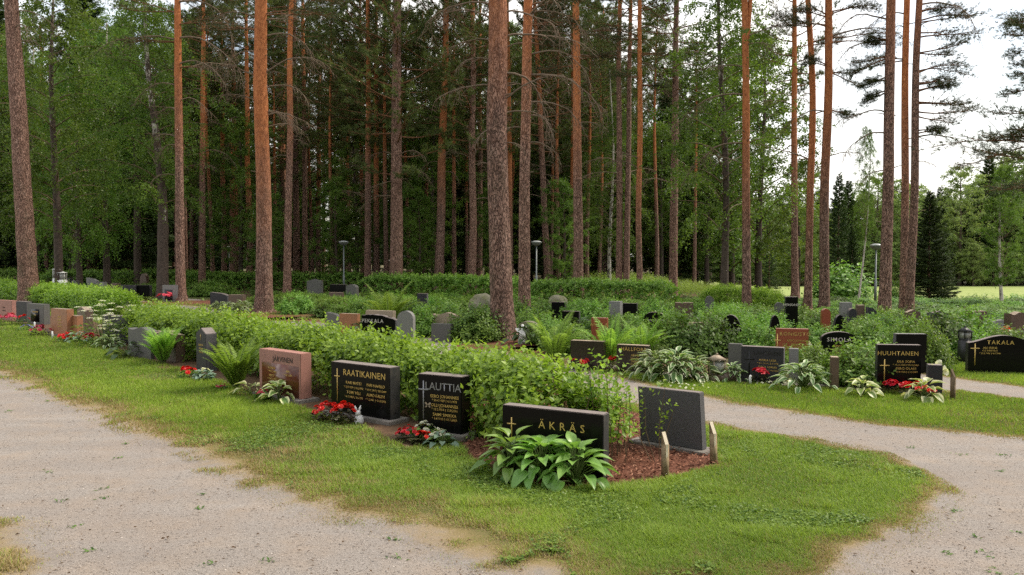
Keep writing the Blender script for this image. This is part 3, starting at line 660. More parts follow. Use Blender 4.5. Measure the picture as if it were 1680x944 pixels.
def litter(px, py, rx, ry):
    c = gp(px, py); a = np.linspace(0, 6.28, 15)[:-1]; sheet('needle_litter', np.column_stack([c.x + rx * np.cos(a), c.y + ry * np.sin(a)]), .016, M['mulch'], .25, .02, .9)
for q in ((455, 518, 2.6, 2.0), (505, 524, 1.4, 1.0), (850, 566, 1.3, 1.0), (905, 575, .8, .7), (322, 497, 2.2, 1.6)): litter(*q)
row = sorted((STONES[k][0] for k in ('raatikainen', 'jarvinen', 'obelisk', 'twin_b', 'twin_a', 'umbel', 'brownpeak', 'orange_tall', 'inset', 'pinkleft')), key=lambda v: v.x)
ra = np.array([(v.x, v.y) for v in row]); ra = np.vstack([[ra[0] + (ra[0] - ra[1]) * 2], ra, [[-.95, 7.9]]])
tn = unit(np.column_stack([np.gradient(ra, axis=0), np.zeros(len(ra))]))[:, :2]; nn = np.column_stack([-tn[:, 1], tn[:, 0]])
sheet('soil_bed', np.vstack([ra - nn * .22, (ra + nn * 1.5)[::-1]]), .018, M['soil'], .15, .03, .2)
fld = np.array([(24, 66), (30, 58), (60, 55), (130, 60), (180, 112), (20, 112), (13, 90)])
sheet('field', fld, .06, M['field'], 2.0)

# ---------------------------------------------------------------- grass, clover, litter and pebbles
def edge_noise(P): return np.where(P[:, 0] < 1.2, 1.0, .4) * (.55 * (fbm(P[:, 0] * 1.3, P[:, 1] * 1.3) - .5) + .5 * (vnoise(P[:, 0] * 5, P[:, 1] * 5) - .5))
def sample(n, x0, x1, y0, y1):
    px = RG.uniform(x0, x1, n); py = RG.uniform(y0, y1, n)
    u, v = (px - CX) / F, -(py - CY) / F
    t = CAMZ / -(-sp + v * cp); return np.column_stack([u * t, (cp + v * sp) * t])
P = sample(2300000, -200, 1880, 452, 1040)
D = np.linalg.norm(P, axis=1)
d = np.full(len(P), -9.0); lawn_id = np.zeros(len(P), int)
for k, p in enumerate((L1, L2, L3, L4, L5)):
    bb = (P[:, 0] > p[:, 0].min()) & (P[:, 0] < p[:, 0].max()) & (P[:, 1] > p[:, 1].min()) & (P[:, 1] < p[:, 1].max())
    dd = sdist(P[bb], p); d[bb] = np.maximum(d[bb], dd)
soil_poly = np.vstack([ra - nn * .12, (ra + nn * 1.5)[::-1]])
mul_poly = xy([(770, 752), (800, 772), (900, 808), (1000, 800), (1090, 790), (1180, 766), (1178, 752), (1110, 706), (1010, 668), (900, 640), (780, 660), (740, 700)])
ok = (d > -.25)
P, D, d = P[ok], D[ok], d[ok]
ok = ~(inside(P, soil_poly) | inside(P, mul_poly)); P, D, d = P[ok], D[ok], d[ok]
de = d + edge_noise(P)
worn = sstep(.60, .78, fbm(P[:, 0] * .7 + 3, P[:, 1] * .7 + 8))               # bare dry patches inside the lawn
bare = np.where(P[:, 0] < 1.2, 1.0, .28)          # the long side of the lawn is the more trodden one
prob = .04 + .96 * sstep(-.12, .5 * bare, de); prob *= 1 - .65 * worn
ok = RG.random(len(P)) < prob; P, D, d, de, worn, bare = P[ok], D[ok], d[ok], de[ok], worn[ok], bare[ok]
n = len(P)
pat = fbm(P[:, 0] * .9 + 20, P[:, 1] * .9 + 5); pat2 = vnoise(P[:, 0] * 3 + 9, P[:, 1] * 3)
isdry = RG.random(n) < np.clip(.06 + .75 * (1 - sstep(.1, .9, de / bare)) + .3 * worn + .1 * (pat < .36), 0, .9)
hgt = (.015 + .018 * RG.random(n)) * (.75 + .9 * pat) * np.where(isdry, .8, 1.0) * sstep(-.1, .5, de) ** .5 + .006
hgt *= 1 + .5 * (pat2 > .72)
az = RG.uniform(0, 2 * math.pi, n); tilt = RG.uniform(.15, 1.15, n)
DD = np.column_stack([np.sin(tilt) * np.cos(az), np.sin(tilt) * np.sin(az), np.cos(tilt)])
NN = np.column_stack([-np.cos(tilt) * np.cos(az), -np.cos(tilt) * np.sin(az), np.sin(tilt)])
wid = np.maximum(.0026, D * .00062) * RG.uniform(.8, 1.4, n)
rnd = np.clip(.12 + .75 * pat + .22 * (pat2 - .5) + RG.normal(0, .22, n), 0, 1)
P3 = np.column_stack([P, np.full(n, .010)])
for dry, mk in ((False, 'grass'), (True, 'dry_grass')):
    g = Geo(); s = isdry == dry
    nr = s & (D < 9)
    leaves(g, P3[nr], DD[nr], NN[nr], hgt[nr] * 1.35, wid[nr], T_BLADE, rnd[nr])
    fr = s & (D >= 9); Pf, Df, h2, w2 = P3[fr], DD[fr], hgt[fr][:, None] * 1.4, wid[fr][:, None] * 1.3
    S = unit(np.cross(Df, RG.normal(size=Df.shape)))
    V = np.stack([Pf - S * w2 / 2, Pf + S * w2 / 2, Pf + Df * h2], 1)
    g.add(V.reshape(-1, 3), np.arange(len(Pf) * 3).reshape(-1, 3), rnd=np.repeat(rnd[fr], 3))
    tag(obj('dry_grass' if dry else 'grass', g.mesh('grass', M[mk])), 'straw coloured dry grass blades along the path edges' if dry else 'short mown green grass on the lawns between the paths', 'grass', kind='stuff')
print('blades', n)
# clover and small weeds in patches
P = sample(330000, -100, 1780, 600, 1030); de = sdist(P, L1) + edge_noise(P)
pk = fbm(P[:, 0] * 1.6 + 40, P[:, 1] * 1.6 + 31)
ok = (de > .12) & (RG.random(len(P)) < sstep(.56, .72, pk)) & ~inside(P, soil_poly) & ~inside(P, mul_poly); P = P[ok]; n = len(P)
az = RG.uniform(0, 6.28, n)
g = Geo(); D3 = np.column_stack([np.cos(az), np.sin(az), RG.uniform(-.2, .5, n)])
leaves(g, np.column_stack([P, RG.uniform(.02, .05, n)]), D3, np.array([0, 0, 1.]) + RG.normal(0, .3, (n, 3)), RG.uniform(.016, .03, n), RG.uniform(.015, .026, n), T_OVATE, RG.random(n))
tag(obj('clover', g.mesh('clover', M['shrub'])), 'patches of low clover leaves in the mown lawn', 'clover', kind='stuff')
# little weeds rooted in the gravel
P = sample(260, -50, 1750, 640, 1030); d1 = np.maximum(sdist(P, L1), sdist(P, L2)); P = P[(d1 < -.05) & (d1 > -1.6)][:38]; n = len(P); k = 9
P = np.repeat(P, k, 0) + RG.normal(0, .022, (n * k, 2)) * np.repeat(RG.uniform(.5, 1.6, n), k)[:, None]; az = RG.uniform(0, 6.28, n * k)
g = Geo(); leaves(g, np.column_stack([P, np.full(n * k, .006)]), np.column_stack([np.cos(az), np.sin(az), RG.uniform(.1, .8, n * k)]), np.array([0, 0, 1.]) + RG.normal(0, .3, (n * k, 3)), RG.uniform(.02, .045, n * k), RG.uniform(.008, .016, n * k), T_OVATE, RG.random(n * k))
tag(obj('path_weeds', g.mesh('path_weeds', M['shrub_dark'])), 'tiny green weeds sprouting in the gravel near the lawn edges', 'weeds', kind='stuff')
# pebbles
def octas(name, P, s, mat, flat=.6):
    n = len(P); b = np.array([(1, 0, 0), (0, 1, 0), (-1, 0, 0), (0, -1, 0), (0, 0, flat), (0, 0, -.3)])
    a = RG.uniform(0, 6.28, n); ca, sa = np.cos(a)[:, None], np.sin(a)[:, None]
    B = b[None] * np.column_stack([s * RG.uniform(.7, 1.3, n), s * RG.uniform(.7, 1.3, n), s])[:, None]
    V = np.stack([B[..., 0] * ca - B[..., 1] * sa, B[..., 0] * sa + B[..., 1] * ca, B[..., 2]], -1) + P[:, None]
    T = np.array([(0, 1, 4), (1, 2, 4), (2, 3, 4), (3, 0, 4)])[None] + (np.arange(n) * 6)[:, None, None]
    g = Geo(); g.add(V.reshape(-1, 3), T.reshape(-1, 3), rnd=np.repeat(RG.random(n), 6)); return g.mesh(name, mat, False)
t = NT('pebbles'); M['pebble'] = t.end(t.bsdf(t.ramp(t.attr('rnd'), [(0, (.12, .10, .085)), (.5, (.27, .23, .2)), (1, (.5, .45, .4))]), .85, .2))
P = sample(90000, -100, 1780, 560, 1030); d1 = np.maximum.reduce([sdist(P, L1), sdist(P, L2), sdist(P, L3), sdist(P, L5)]) + edge_noise(P)
P = P[(d1 < .1) & inside(P, gr)]; n = len(P)
s = RG.uniform(.0018, .0045, n) * (.7 + .06 * np.linalg.norm(P, axis=1)) * np.where(RG.random(n) < .03, 1.8, 1)
tag(obj('pebbles', octas('pebbles', np.column_stack([P, np.full(n, .006)]), s, M['pebble'])), 'loose pale pebbles scattered over the gravel paths', 'pebbles', kind='stuff')
# dark leaf scraps and needles lying on paths and lawn
P = sample(1500, -100, 1780, 560, 1030); d1 = np.maximum(sdist(P, L1), sdist(P, L2)) + edge_noise(P)
P = P[(d1 < .6)]; n = len(P); az = RG.uniform(0, 6.28, n)
g = Geo(); leaves(g, np.column_stack([P, np.full(n, .02)]), np.column_stack([np.cos(az), np.sin(az), RG.uniform(-.1, .25, n)]), np.array([0, 0, 1.]) + RG.normal(0, .35, (n, 3)), RG.uniform(.012, .04, n), RG.uniform(.005, .016, n), T_OVATE, RG.random(n))
tag(obj('leaf_litter', g.mesh('leaf_litter', M['spaper'])), 'small dark leaf scraps lying on gravel and lawn edges', 'litter', kind='stuff')
# bark chips
n = 15000; lo, hi = mul_poly.min(0), mul_poly.max(0)
P = RG.uniform(lo, hi, (n, 2)); P = P[inside(P, mul_poly)]; n = len(P); az = RG.uniform(0, 6.28, n)
t = NT('bark chips'); M['chips'] = t.end(t.bsdf(t.ramp(t.attr('rnd'), [(0, (.05, .02, .012)), (.5, (.21, .088, .052)), (1, (.44, .235, .15))]), .85, .15))
g = Geo(); leaves(g, np.column_stack([P, RG.uniform(.022, .05, n)]), np.column_stack([np.cos(az), np.sin(az), RG.uniform(-.5, .6, n)]), np.array([0, 0, 1.]) + RG.normal(0, .6, (n, 3)), RG.uniform(.02, .055, n), RG.uniform(.007, .018, n), T_DIA, RG.random(n))
tag(obj('bark_chips', g.mesh('bark_chips', M['chips'])), 'reddish bark chips spread around the near end of the front row', 'mulch', kind='stuff')

# ---------------------------------------------------------------- leafy plants
def shoots(g, B, Dr, Ls, k, lL, lW, rg, r0=.35, r1=.45, tpl=T_OVATE, droop=.0):
    n = len(B); Dr = unit(Dr)
    t = (np.arange(k) + .6) / k
    ph = rg.uniform(0, 6.28, n)[:, None] + np.arange(k)[None] * 2.4
    ref = unit(np.cross(Dr, rg.normal(size=(n, 3)))); r2 = np.cross(Dr, ref)
    rad = ref[:, None] * np.cos(ph)[..., None] + r2[:, None] * np.sin(ph)[..., None]
    P = B[:, None] + Dr[:, None] * (Ls[:, None] * t[None])[..., None]
    Dl = unit(rad + Dr[:, None] * (.25 + .9 * t[None, :, None] ** 2) + np.array([0, 0, -droop]))
    N = unit(Dr[:, None] * 1.0 - rad * .4 + np.array([0, 0, .5]) + rg.normal(0, .25, P.shape))
    sz = (1.05 - .45 * t[None] ** 3) * rg.uniform(.75, 1.2, (n, k))
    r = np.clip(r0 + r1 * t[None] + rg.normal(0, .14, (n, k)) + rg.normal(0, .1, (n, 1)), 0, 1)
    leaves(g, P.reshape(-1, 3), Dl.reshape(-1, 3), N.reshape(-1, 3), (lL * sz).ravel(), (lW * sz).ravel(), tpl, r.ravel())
def hedge(label, pts, width, height, dens, lL, lW, mk, group='clipped leafy hedges', k=9, shoot=.24, stems=True, ragged=.1, name='hedge'):
    """a clipped hedge along a ground line: one plant mass nobody could count"""
    pts = np.asarray(pts, float); seg = np.linalg.norm(np.diff(pts, axis=0), axis=1); tot = seg.sum(); n = int(dens * tot)
    rg = np.random.default_rng(hash_(label))
    def along(s):
        cum = np.concatenate([[0], np.cumsum(seg)]); x = np.interp(s, cum, pts[:, 0]); y = np.interp(s, cum, pts[:, 1])
        i = np.clip(np.searchsorted(cum, s) - 1, 0, len(seg) - 1); t = (np.diff(pts, axis=0) / seg[:, None])[i]; return x, y, t
    s = rg.uniform(0, tot, n); x, y, t = along(s); nr = np.column_stack([-t[:, 1], t[:, 0]])
    hl = height * (1 + ragged * 2 * (fbm(x * 1.1 + 3, y * 1.1) - .5)) * np.minimum(1, .72 + .5 * np.minimum(s, tot - s))
    q = rg.random(n); side = q < .45
    c = np.where(side, np.sign(rg.random(n) - .5) * rg.uniform(.55, .95, n), rg.uniform(-.9, .9, n))
    z = np.where(side, rg.uniform(.08, .92, n), rg.uniform(.62, .93, n) * (1 - .12 * c * c)) * hl
    wl = width / 2 * (1 + .35 * (fbm(x * 1.7, y * 1.7 + 5) - .5)) * (.82 + .18 * np.sin(np.clip(z / hl, 0, 1) * math.pi))
    B = np.column_stack([x + nr[:, 0] * c * wl, y + nr[:, 1] * c * wl, z])
    Dr = np.column_stack([nr[:, 0] * c * .9, nr[:, 1] * c * .9, np.where(side, .35, 1.2)]) + rg.normal(0, .28, (n, 3))
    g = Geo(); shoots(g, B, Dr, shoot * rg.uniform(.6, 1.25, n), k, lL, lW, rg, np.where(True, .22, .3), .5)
    m0 = pts.mean(0)
    r = thing(name, label, 'hedge', (m0[0], m0[1], 0), 0, group)
    me = g.mesh('foliage', M[mk]); me.transform(Matrix.Translation((-m0[0], -m0[1], 0))); obj('foliage', me, r)
    if stems:
        g = Geo(); ns = int(tot * 7); s = rg.uniform(0, tot, ns); x, y, t = along(s)
        for a in range(ns):
            w0 = rg.uniform(-.25, .25, 2) * width; tip = rg.normal(0, .14, 2) + w0
            tube(g, [(x[a] + w0[0] * .6 - m0[0], y[a] + w0[1] * .6 - m0[1], 0), (x[a] + (w0[0] + tip[0]) / 2 - m0[0], y[a] + (w0[1] + tip[1]) / 2 - m0[1], height * .4), (x[a] + tip[0] - m0[0], y[a] + tip[1] - m0[1], height * .85)], [.008, .006, .003], 4, cap=False)
        obj('stems', g.mesh('stems', M['brownstem']), r)
    return r
def shrub_mesh(seed, n=330, R=.5, H=.75, lL=.055, lW=.034, k=8, mk='shrub', up=.6, shoot=.22):
    rg = np.random.default_rng(seed); d = unit(rg.normal(size=(n, 3)) * [1, 1, .9]); d[:, 2] = np.abs(d[:, 2])
    rr = rg.uniform(.45, .92, n) * (1 + .25 * (fbm(d[:, 0] * 2 + seed, d[:, 1] * 2 + d[:, 2]) - .5) * 2)
    B = d * rr[:, None] * [R, R, H * .9]; low = rg.random(n) < .25; B[low, 2] = rg.uniform(.04, .3, low.sum()) * H
    Dr = d * [1, 1, .6] + [0, 0, up] + rg.normal(0, .25, (n, 3))
    g = Geo(); shoots(g, B, Dr, shoot * rg.uniform(.6, 1.3, n), k, lL, lW, rg, .25, .45)
    f = g.mesh('foliage', M[mk])
    g = Geo()
    for i in range(14):
        a = rg.uniform(0, 6.28); l = rg.uniform(.3, .8) * R
        tube(g, [(0.04 * math.cos(a), .04 * math.sin(a), 0), (l * .5 * math.cos(a), l * .5 * math.sin(a), H * .45), (l * math.cos(a), l * math.sin(a), H * .8)], [.008, .006, .003], 4, cap=False)
    return f, g.mesh('stems', M['brownstem'])
SHRUBS = [shrub_mesh(i, n=300 + 40 * (i % 3), R=.42 + .06 * (i % 3), H=.72 + .08 * (i % 2), mk='shrub' if i % 3 else 'shrub_dark', lL=.075 + .01 * (i % 2), lW=.05, k=7) for i in range(6)]
def shrub(label, x, y, R, H, v, rz=0.0, group='leafy shrubs among the graves', name='shrub'):
    f, s = SHRUBS[v % len(SHRUBS)]; k = R / .48; r = thing(name, label, 'shrub', (x, y, float(terr(x, y))), rz, group, (k, k, H / .76))
    obj('foliage', f, r); obj('stems', s, r); return r
def fern_mesh(seed, nf=11, Lf=.85, pairs=24, wid=.11, rise=1.15, mk='fern'):
    rg = np.random.default_rng(seed); g = Geo(); gs = Geo()
    for i in range(nf):
        az = i * 2.4 + rg.uniform(-.3, .3); L_ = Lf * rg.uniform(.75, 1.1); el = min(1.53, rise * rg.uniform(.8, 1.1)); bend = rg.uniform(.7, 1.6)
        s = np.linspace(0, 1, 14); e = el - bend * s ** 1.6
        r = np.concatenate([[0], np.cumsum(np.cos(e[:-1]))]) * L_ / 13 + .03; z = np.concatenate([[0], np.cumsum(np.sin(e[:-1]))]) * L_ / 13
        pts = np.column_stack([r * math.cos(az), r * math.sin(az), z + .01]); tube(gs, pts, np.linspace(.005, .0015, 14), 4, cap=False)
        t = np.linspace(.12, .99, pairs); P = np.column_stack([np.interp(t, s, pts[:, k]) for k in range(3)])
        T_ = unit(np.column_stack([np.interp(t, s, np.gradient(pts[:, k])) for k in range(3)]))
        side = np.array([-math.sin(az), math.cos(az), 0]); N = unit(np.cross(T_, side)) * -1; N = np.where(N[:, 2:] < 0, -N, N)
        pl = wid * np.sin(np.pi * np.clip(.12 + t * .86, 0, 1)) ** .8 * L_ / Lf * 1.25
        for sg in (-1, 1):
            leaves(g, P, side * sg + T_ * .45 - N * .12 + rg.normal(0, .07, P.shape), N, pl, pl * .24 + .004, T_OVATE, np.clip(.35 + .4 * t + rg.normal(0, .1, pairs), 0, 1))
    return g.mesh('fronds', M[mk]), gs.mesh('stalks', M['stem'])
FERNS = [fern_mesh(1, 15, .85, 30, .11, 1.25), fern_mesh(2, 14, .95, 30, .12, 1.35), fern_mesh(3, 12, 1.0, 32, .12, 1.48), fern_mesh(4, 34, .72, 26, .085, 1.4)]
def fern(label, loc, s, v, rz=0, group='ferns among the graves'):
    r = thing('fern', label, 'fern', loc, rz, group, s); obj('fronds', FERNS[v][0], r); obj('stalks', FERNS[v][1], r); return r
def hosta_mesh(seed, n=26, Lf=.2, W=.12, mk='hosta', H=.3, tpl=T_HOSTA, R=.28):
    rg = np.random.default_rng(seed); g = Geo(); gs = Geo()
    for i in range(n):
        lay = i / n; az = i * 2.4 + rg.uniform(-.35, .35)
        rr = R * (1.0 - .88 * lay) * rg.uniform(.8, 1.1); z = H * (.25 + .75 * lay ** .8) * rg.uniform(.85, 1.1)
        p = np.array([rr * math.cos(az), rr * math.sin(az), z]); o = np.array([math.cos(az), math.sin(az), 0])
        tube(gs, [(0, 0, 0), p * [.45, .45, .7], p], [.006, .005, .004], 4, cap=False)
        el = -.25 + 1.05 * lay + rg.normal(0, .15)
        d = o * math.cos(el) + np.array([0, 0, math.sin(el)]); nrm = np.array([0, 0, 1.]) * math.cos(el) - o * math.sin(el) + rg.normal(0, .18, 3)
        s = rg.uniform(.8, 1.15) * (1 - .25 * lay)
        leaves(g, [p], [d], [nrm], Lf * s, W * s, tpl, [np.clip(.3 + .5 * lay + rg.normal(0, .15), 0, 1)])
    return g.mesh('leaves', M[mk]), gs.mesh('stalks', M['stem'])
HOSTA = {'plain': [hosta_mesh(s, 44, .205, .118, 'hosta', .35, R=.25) for s in (1, 2, 3)], 'dark': [hosta_mesh(4, 26, .17, .11, 'hosta_dark', .26)],
         'white': [hosta_mesh(s, 60, .19, .085, 'hosta_white', .36, R=.36) for s in (5, 6)], 'cream': [hosta_mesh(s, 17, .22, .135, 'hosta_cream', .26, T_HOSTA2, .17) for s in (7, 8)],
         'big': [hosta_mesh(9, 8, .2, .15, 'hosta_cream', .15, T_HOSTA2, .16)], 'blue': [hosta_mesh(10, 20, .12, .09, 'hosta_blue', .14, T_HOSTA2, .16)]}
def hosta(label, loc, kind, v=0, s=1.0, rz=0.0):
    a, b = HOSTA[kind][v % len(HOSTA[kind])]; r = thing('hosta', label, 'hosta', loc, rz, 'hostas planted at the graves', s); obj('leaves', a, r); obj('stalks', b, r); return r
def flower_mesh(seed, R=.16, H=.17, nb=18, pet='red', leaf='shrub_dark', ps=.028, nl=90, petn=6, lsize=.06):
    rg = np.random.default_rng(seed); g = Geo(); gf = Geo()
    a = rg.uniform(0, 6.28, nl); rr = R * np.sqrt(rg.random(nl)); z = H * rg.uniform(.15, .85, nl) * (1 - .4 * (rr / R) ** 2)
    P = np.column_stack([rr * np.cos(a), rr * np.sin(a), z])
    leaves(g, P, np.column_stack([np.cos(a), np.sin(a), rg.uniform(-.3, .6, nl)]), np.array([0, 0, 1.]) + rg.normal(0, .35, (nl, 3)), lsize * rg.uniform(.7, 1.2, nl), lsize * .8 * rg.uniform(.7, 1.2, nl), T_OVATE, rg.random(nl))
    a = rg.uniform(0, 6.28, nb); rr = R * 1.0 * np.sqrt(rg.random(nb)); z = H * (1.08 - .35 * (rr / R) ** 2) * rg.uniform(.85, 1.08, nb)
    for i in range(nb):
        c = np.array([rr[i] * math.cos(a[i]), rr[i] * math.sin(a[i]), z[i]]); up = unit(np.array([math.cos(a[i]) * rr[i] / R * .9, math.sin(a[i]) * rr[i] / R * .9, 1]) + rg.normal(0, .2, 3))
        x = unit(np.cross(up, rg.normal(size=3))); y = np.cross(up, x)
        for lay, (k, el, sc) in enumerate(((petn, .35, 1.0), (petn - 1, .9, .7))):
            th = np.arange(k) / k * 6.28 + lay
            Dp = (x[None] * np.cos(th)[:, None] + y[None] * np.sin(th)[:, None]) * math.cos(el) + up * math.sin(el)
            leaves(gf, np.repeat(c[None], k, 0), Dp, np.repeat(up[None], k, 0), ps * sc, ps * sc * 1.1, T_PETAL, np.clip(rg.normal(.55, .25, k), 0, 1))
    return g.mesh('foliage', M[leaf]), gf.mesh('blossoms', M[pet])
_FM = {}
def flowers(label, loc, pet='red', R=.16, H=.17, nb=18, leaf='shrub_dark', ps=.028, seed=0, name='flower_clump', petn=6, sc=1.0, lsize=.06):
    key = (pet, R, H, nb, leaf, ps, seed)
    if key not in _FM: _FM[key] = flower_mesh(seed + 50, R, H, nb, pet, leaf, ps, petn=petn, lsize=lsize)
    r = thing(name, label, 'flowers', loc, seed * 1.3, 'bedding flowers at the graves', sc); obj('foliage', _FM[key][0], r); obj('blossoms', _FM[key][1], r); return r

def front(key, u, dist, z=0.0):
    """a point u metres along a gravestone and dist metres in front of it"""
    l, rz, w, h, t = STONES[key]; return (l.x + u * math.cos(rz) + dist * math.sin(rz), l.y + u * math.sin(rz) - dist * math.cos(rz), z)

# hedges of the front row
l1 = []
for k_ in ('akras', 'lauttia', 'raatikainen', 'jarvinen', 'obelisk', 'twin_b', 'twin_a', 'umbel'):
    l, rz, w_, h_, t_ = STONES[k_]; off = {'akras': .62, 'obelisk': .85, 'twin_b': .8, 'twin_a': .8, 'umbel': .75}.get(k_, .92)
    l1.append((l.x - math.sin(rz) * off, l.y + math.cos(rz) * off))
l1 = np.array(l1); l1[0] += (-.1, .05)
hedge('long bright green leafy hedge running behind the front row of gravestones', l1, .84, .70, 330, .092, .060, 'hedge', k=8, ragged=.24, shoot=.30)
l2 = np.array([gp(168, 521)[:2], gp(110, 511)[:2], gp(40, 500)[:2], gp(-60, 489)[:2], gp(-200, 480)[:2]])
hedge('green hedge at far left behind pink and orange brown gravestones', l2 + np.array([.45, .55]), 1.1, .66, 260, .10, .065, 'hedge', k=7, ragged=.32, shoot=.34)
# thin young stems at the near end, where the hedge opens
rg = np.random.default_rng(77); g = Geo()
r = thing('young_shrub', 'loose young shrub of thin upright stems between black stone and grey slab', 'shrub', (.77, 7.6, 0), 0, 'leafy shrubs among the graves')
for i in range(26):
    b = np.array([rg.uniform(-.38, .33), 0, 0]); b[1] = .12 - .42 * (b[0] + .37) + rg.uniform(-.22, .3)
    h = rg.uniform(.5, .98); tip = b + np.array([rg.normal(0, .09), rg.normal(0, .09), h])
    gs = Geo(); tube(gs, [b, (b + tip) / 2 + rg.normal(0, .02, 3), tip], [.005, .004, .002], 5, cap=False); obj('stem', gs.mesh('stem', M['brownstem']), r)
    for f in np.linspace(.3, .95, 7):
        p = b + (tip - b) * f; shoots(g, np.array([p]), np.array([[rg.normal(0, .8), rg.normal(0, .8), 1.0]]), np.array([.14]), 6, .065, .042, rg, .35, .5)
obj('foliage', g.mesh('foliage', M['hedge']), r)
b = gp(1098, 772); g = Geo()
r = thing('sapling', 'sparse sapling with few round leaves before the plain dark grey slab', 'shrub', (b.x - .05, b.y + .22, 0), 0, 'leafy shrubs among the graves')
for dx, dy, h in ((0, 0, .72), (-.12, .05, .62), (.06, .03, .5), (-.22, .1, .68)):
    tip = (dx * 1.5 + .05, dy, h); gs = Geo(); tube(gs, [(dx * .3, 0, 0), (dx, dy, h * .5), tip], [.005, .004, .002], 5, cap=False); obj('stem', gs.mesh('stem', M['brownstem']), r)
    for f in (.45, .6, .75, .88, 1): shoots(g, np.array([[dx * (f + .5), dy * f, h * f]]), np.array([[rg.normal(0, 1), rg.normal(0, .5), .7]]), np.array([.1]), 4, .055, .034, rg, .4, .4)
obj('foliage', g.mesh('foliage', M['hedge']), r)

# hostas
hosta('broad plain green hosta, left of three before the spaced gold surname', front('akras', -.27, .22), 'plain', 0, 1.0, .2)
hosta('broad plain green hosta, middle of three before the spaced gold surname', front('akras', .03, .23), 'plain', 1, 1.0, 1.0)
hosta('broad plain green hosta, right of three before the spaced gold surname', front('akras', .33, .21), 'plain', 2, .98, 2.0)
hosta('hosta with few big yellow edged leaves beside the reddish pink gravestone', gp(411, 649), 'big', 0, 1.15, 1.0)
hosta('compact yellow edged hosta at the foot of the reddish pink gravestone', gp(458, 661), 'cream', 0, .95, .4)
hosta('small silvery green hosta beside the red and white begonias', gp(725, 735), 'blue', 0, .95)
hosta('rounded grey green hosta below white umbel flowers', gp(207, 588), 'dark', 0, 1.1)
hosta('second rounded pale hosta left of the grey green one', gp(178, 572), 'white', 0, .75)
hosta('blue green hosta between two red begonia clumps', gp(129, 562), 'blue', 0, 1.5)
hosta('white edged hosta, left part of the widest clump by the dark gold surname stone', gp(1075, 622), 'white', 0, 1.15)
hosta('white edged hosta, middle of the widest clump beyond the plain grey slab', gp(1110, 625), 'white', 1, 1.2, 1)
hosta('white edged hosta, right part of the widest clump next to stone lantern', gp(1140, 626), 'white', 0, 1.0, 2)
hosta('small white edged hosta between stone lantern and dark grey gravestone', gp(1202, 626), 'white', 1, .7, .5)
hosta('white striped hosta right of the dark grey gravestone with black cross', gp(1318, 641), 'white', 0, 1.05, 3)
hosta('cream edged hosta left of the black upright gravestone with red begonias', gp(1415, 652), 'cream', 1, .9, 0)
hosta('cream edged hosta right of the red begonias by the black upright gravestone', gp(1516, 658), 'cream', 0, 1.0, 2)
for k_, (px, py) in enumerate(((360, 513), (374, 515), (388, 516), (398, 512))): hosta(('pale hosta first from the left', 'pale hosta second from the left', 'pale hosta third from the left', 'pale hosta last on the right')[k_] + ' in the strip below two dark stones', gp(px, py), 'white', k_, 1.0, k_)
hosta('dark green hosta left below the rugged black gravestone', gp(597, 552), 'dark', 0, 1.3)
hosta('dark green hosta right below the rugged black gravestone', gp(640, 556), 'dark', 0, 1.4, 2)
hosta('dark green hosta right of the thickest pine foot', gp(868, 566), 'dark', 0, 1.5, 1)
hosta('dark green hosta below the square black stone', gp(950, 553), 'dark', 0, 1.7, 3)
hosta('dark green hosta in the far left row', gp(148, 484), 'dark', 0, 2.2, 3)
# ferns
fern('pale green bushy fern left of the reddish pink gravestone', gp(388, 640), 1.12, 3, .4)
fern('bushy green fern in front of the brown grey rough slab', gp(268, 598), 1.05, 3, 1.7)
fern('large dark green fern behind the rugged black gravestone', at(637, YH, 21.5).xy.to_3d(), 1.5, 1, .5)
fern('fern right of the thickest pine, first of the fern clumps', gp(910, 595), 1.1, 1, 1.1)
fern('tall vase shaped fern between two dark gravestones', gp(1001, 604), 1.0, 2, 2.0)
fern('arching fern just right of the vase shaped one', gp(1052, 592), 1.0, 1, .2)
fern('fern merging into the shrub above white edged hostas', gp(1085, 578), .95, 0, 2.4)
fern('fern at the left of the vase shaped one beside dark stone', gp(932, 582), .8, 0, 3.0)
# bedding flowers
flowers('red begonia clump, left of the pair before the four name gravestone', front('raatikainen', -.26, .26), 'red', .16, .2, 26, 'bronze', .036, 1)
flowers('red begonia clump, right of the pair before the four name gravestone', front('raatikainen', .03, .27), 'red', .14, .22, 26, 'bronze', .036, 2)
flowers('dark red begonia clump at the left foot of the grey surname gravestone', front('lauttia', -.22, .24), 'red', .13, .15, 24, 'bronze', .026, 3)
flowers('dark red begonia clump at the middle foot of the grey surname gravestone', front('lauttia', .0, .30), 'red', .10, .13, 18, 'bronze', .026, 4)
flowers('creamy white begonias behind red ones at the grey surname gravestone', front('lauttia', -.09, .15), 'white', .12, .19, 24, 'shrub', .022, 5)
flowers('creamy white begonias right of red ones at the grey surname gravestone', front('lauttia', .13, .22), 'white', .09, .16, 20, 'shrub', .022, 6)
flowers('red geranium at the foot of the narrow pointed stone', gp(309, 622), 'red', .14, .17, 12, 'shrub_dark', .045, 7)
flowers('small pink flower clump among yellow edged hostas', gp(431, 657), 'pinkred', .08, .14, 9, 'shrub', .025, 8)
flowers('tiny rose and white flowers left of the pale fern foot', gp(362, 640), 'pinkred', .09, .08, 9, 'shrub', .02, 9)
flowers('white leaf like flowers in front of the narrow pointed stone', gp(335, 626), 'white', .1, .2, 4, 'hosta_blue', .04, 10, lsize=.1)
flowers('red begonias left of blue green hosta by the orange brown stones', gp(108, 562), 'red', .17, .2, 16, 'shrub_dark', .05, 11)
flowers('red begonias right of blue green hosta by the orange brown stones', gp(150, 566), 'red', .18, .22, 16, 'shrub_dark', .05, 12)
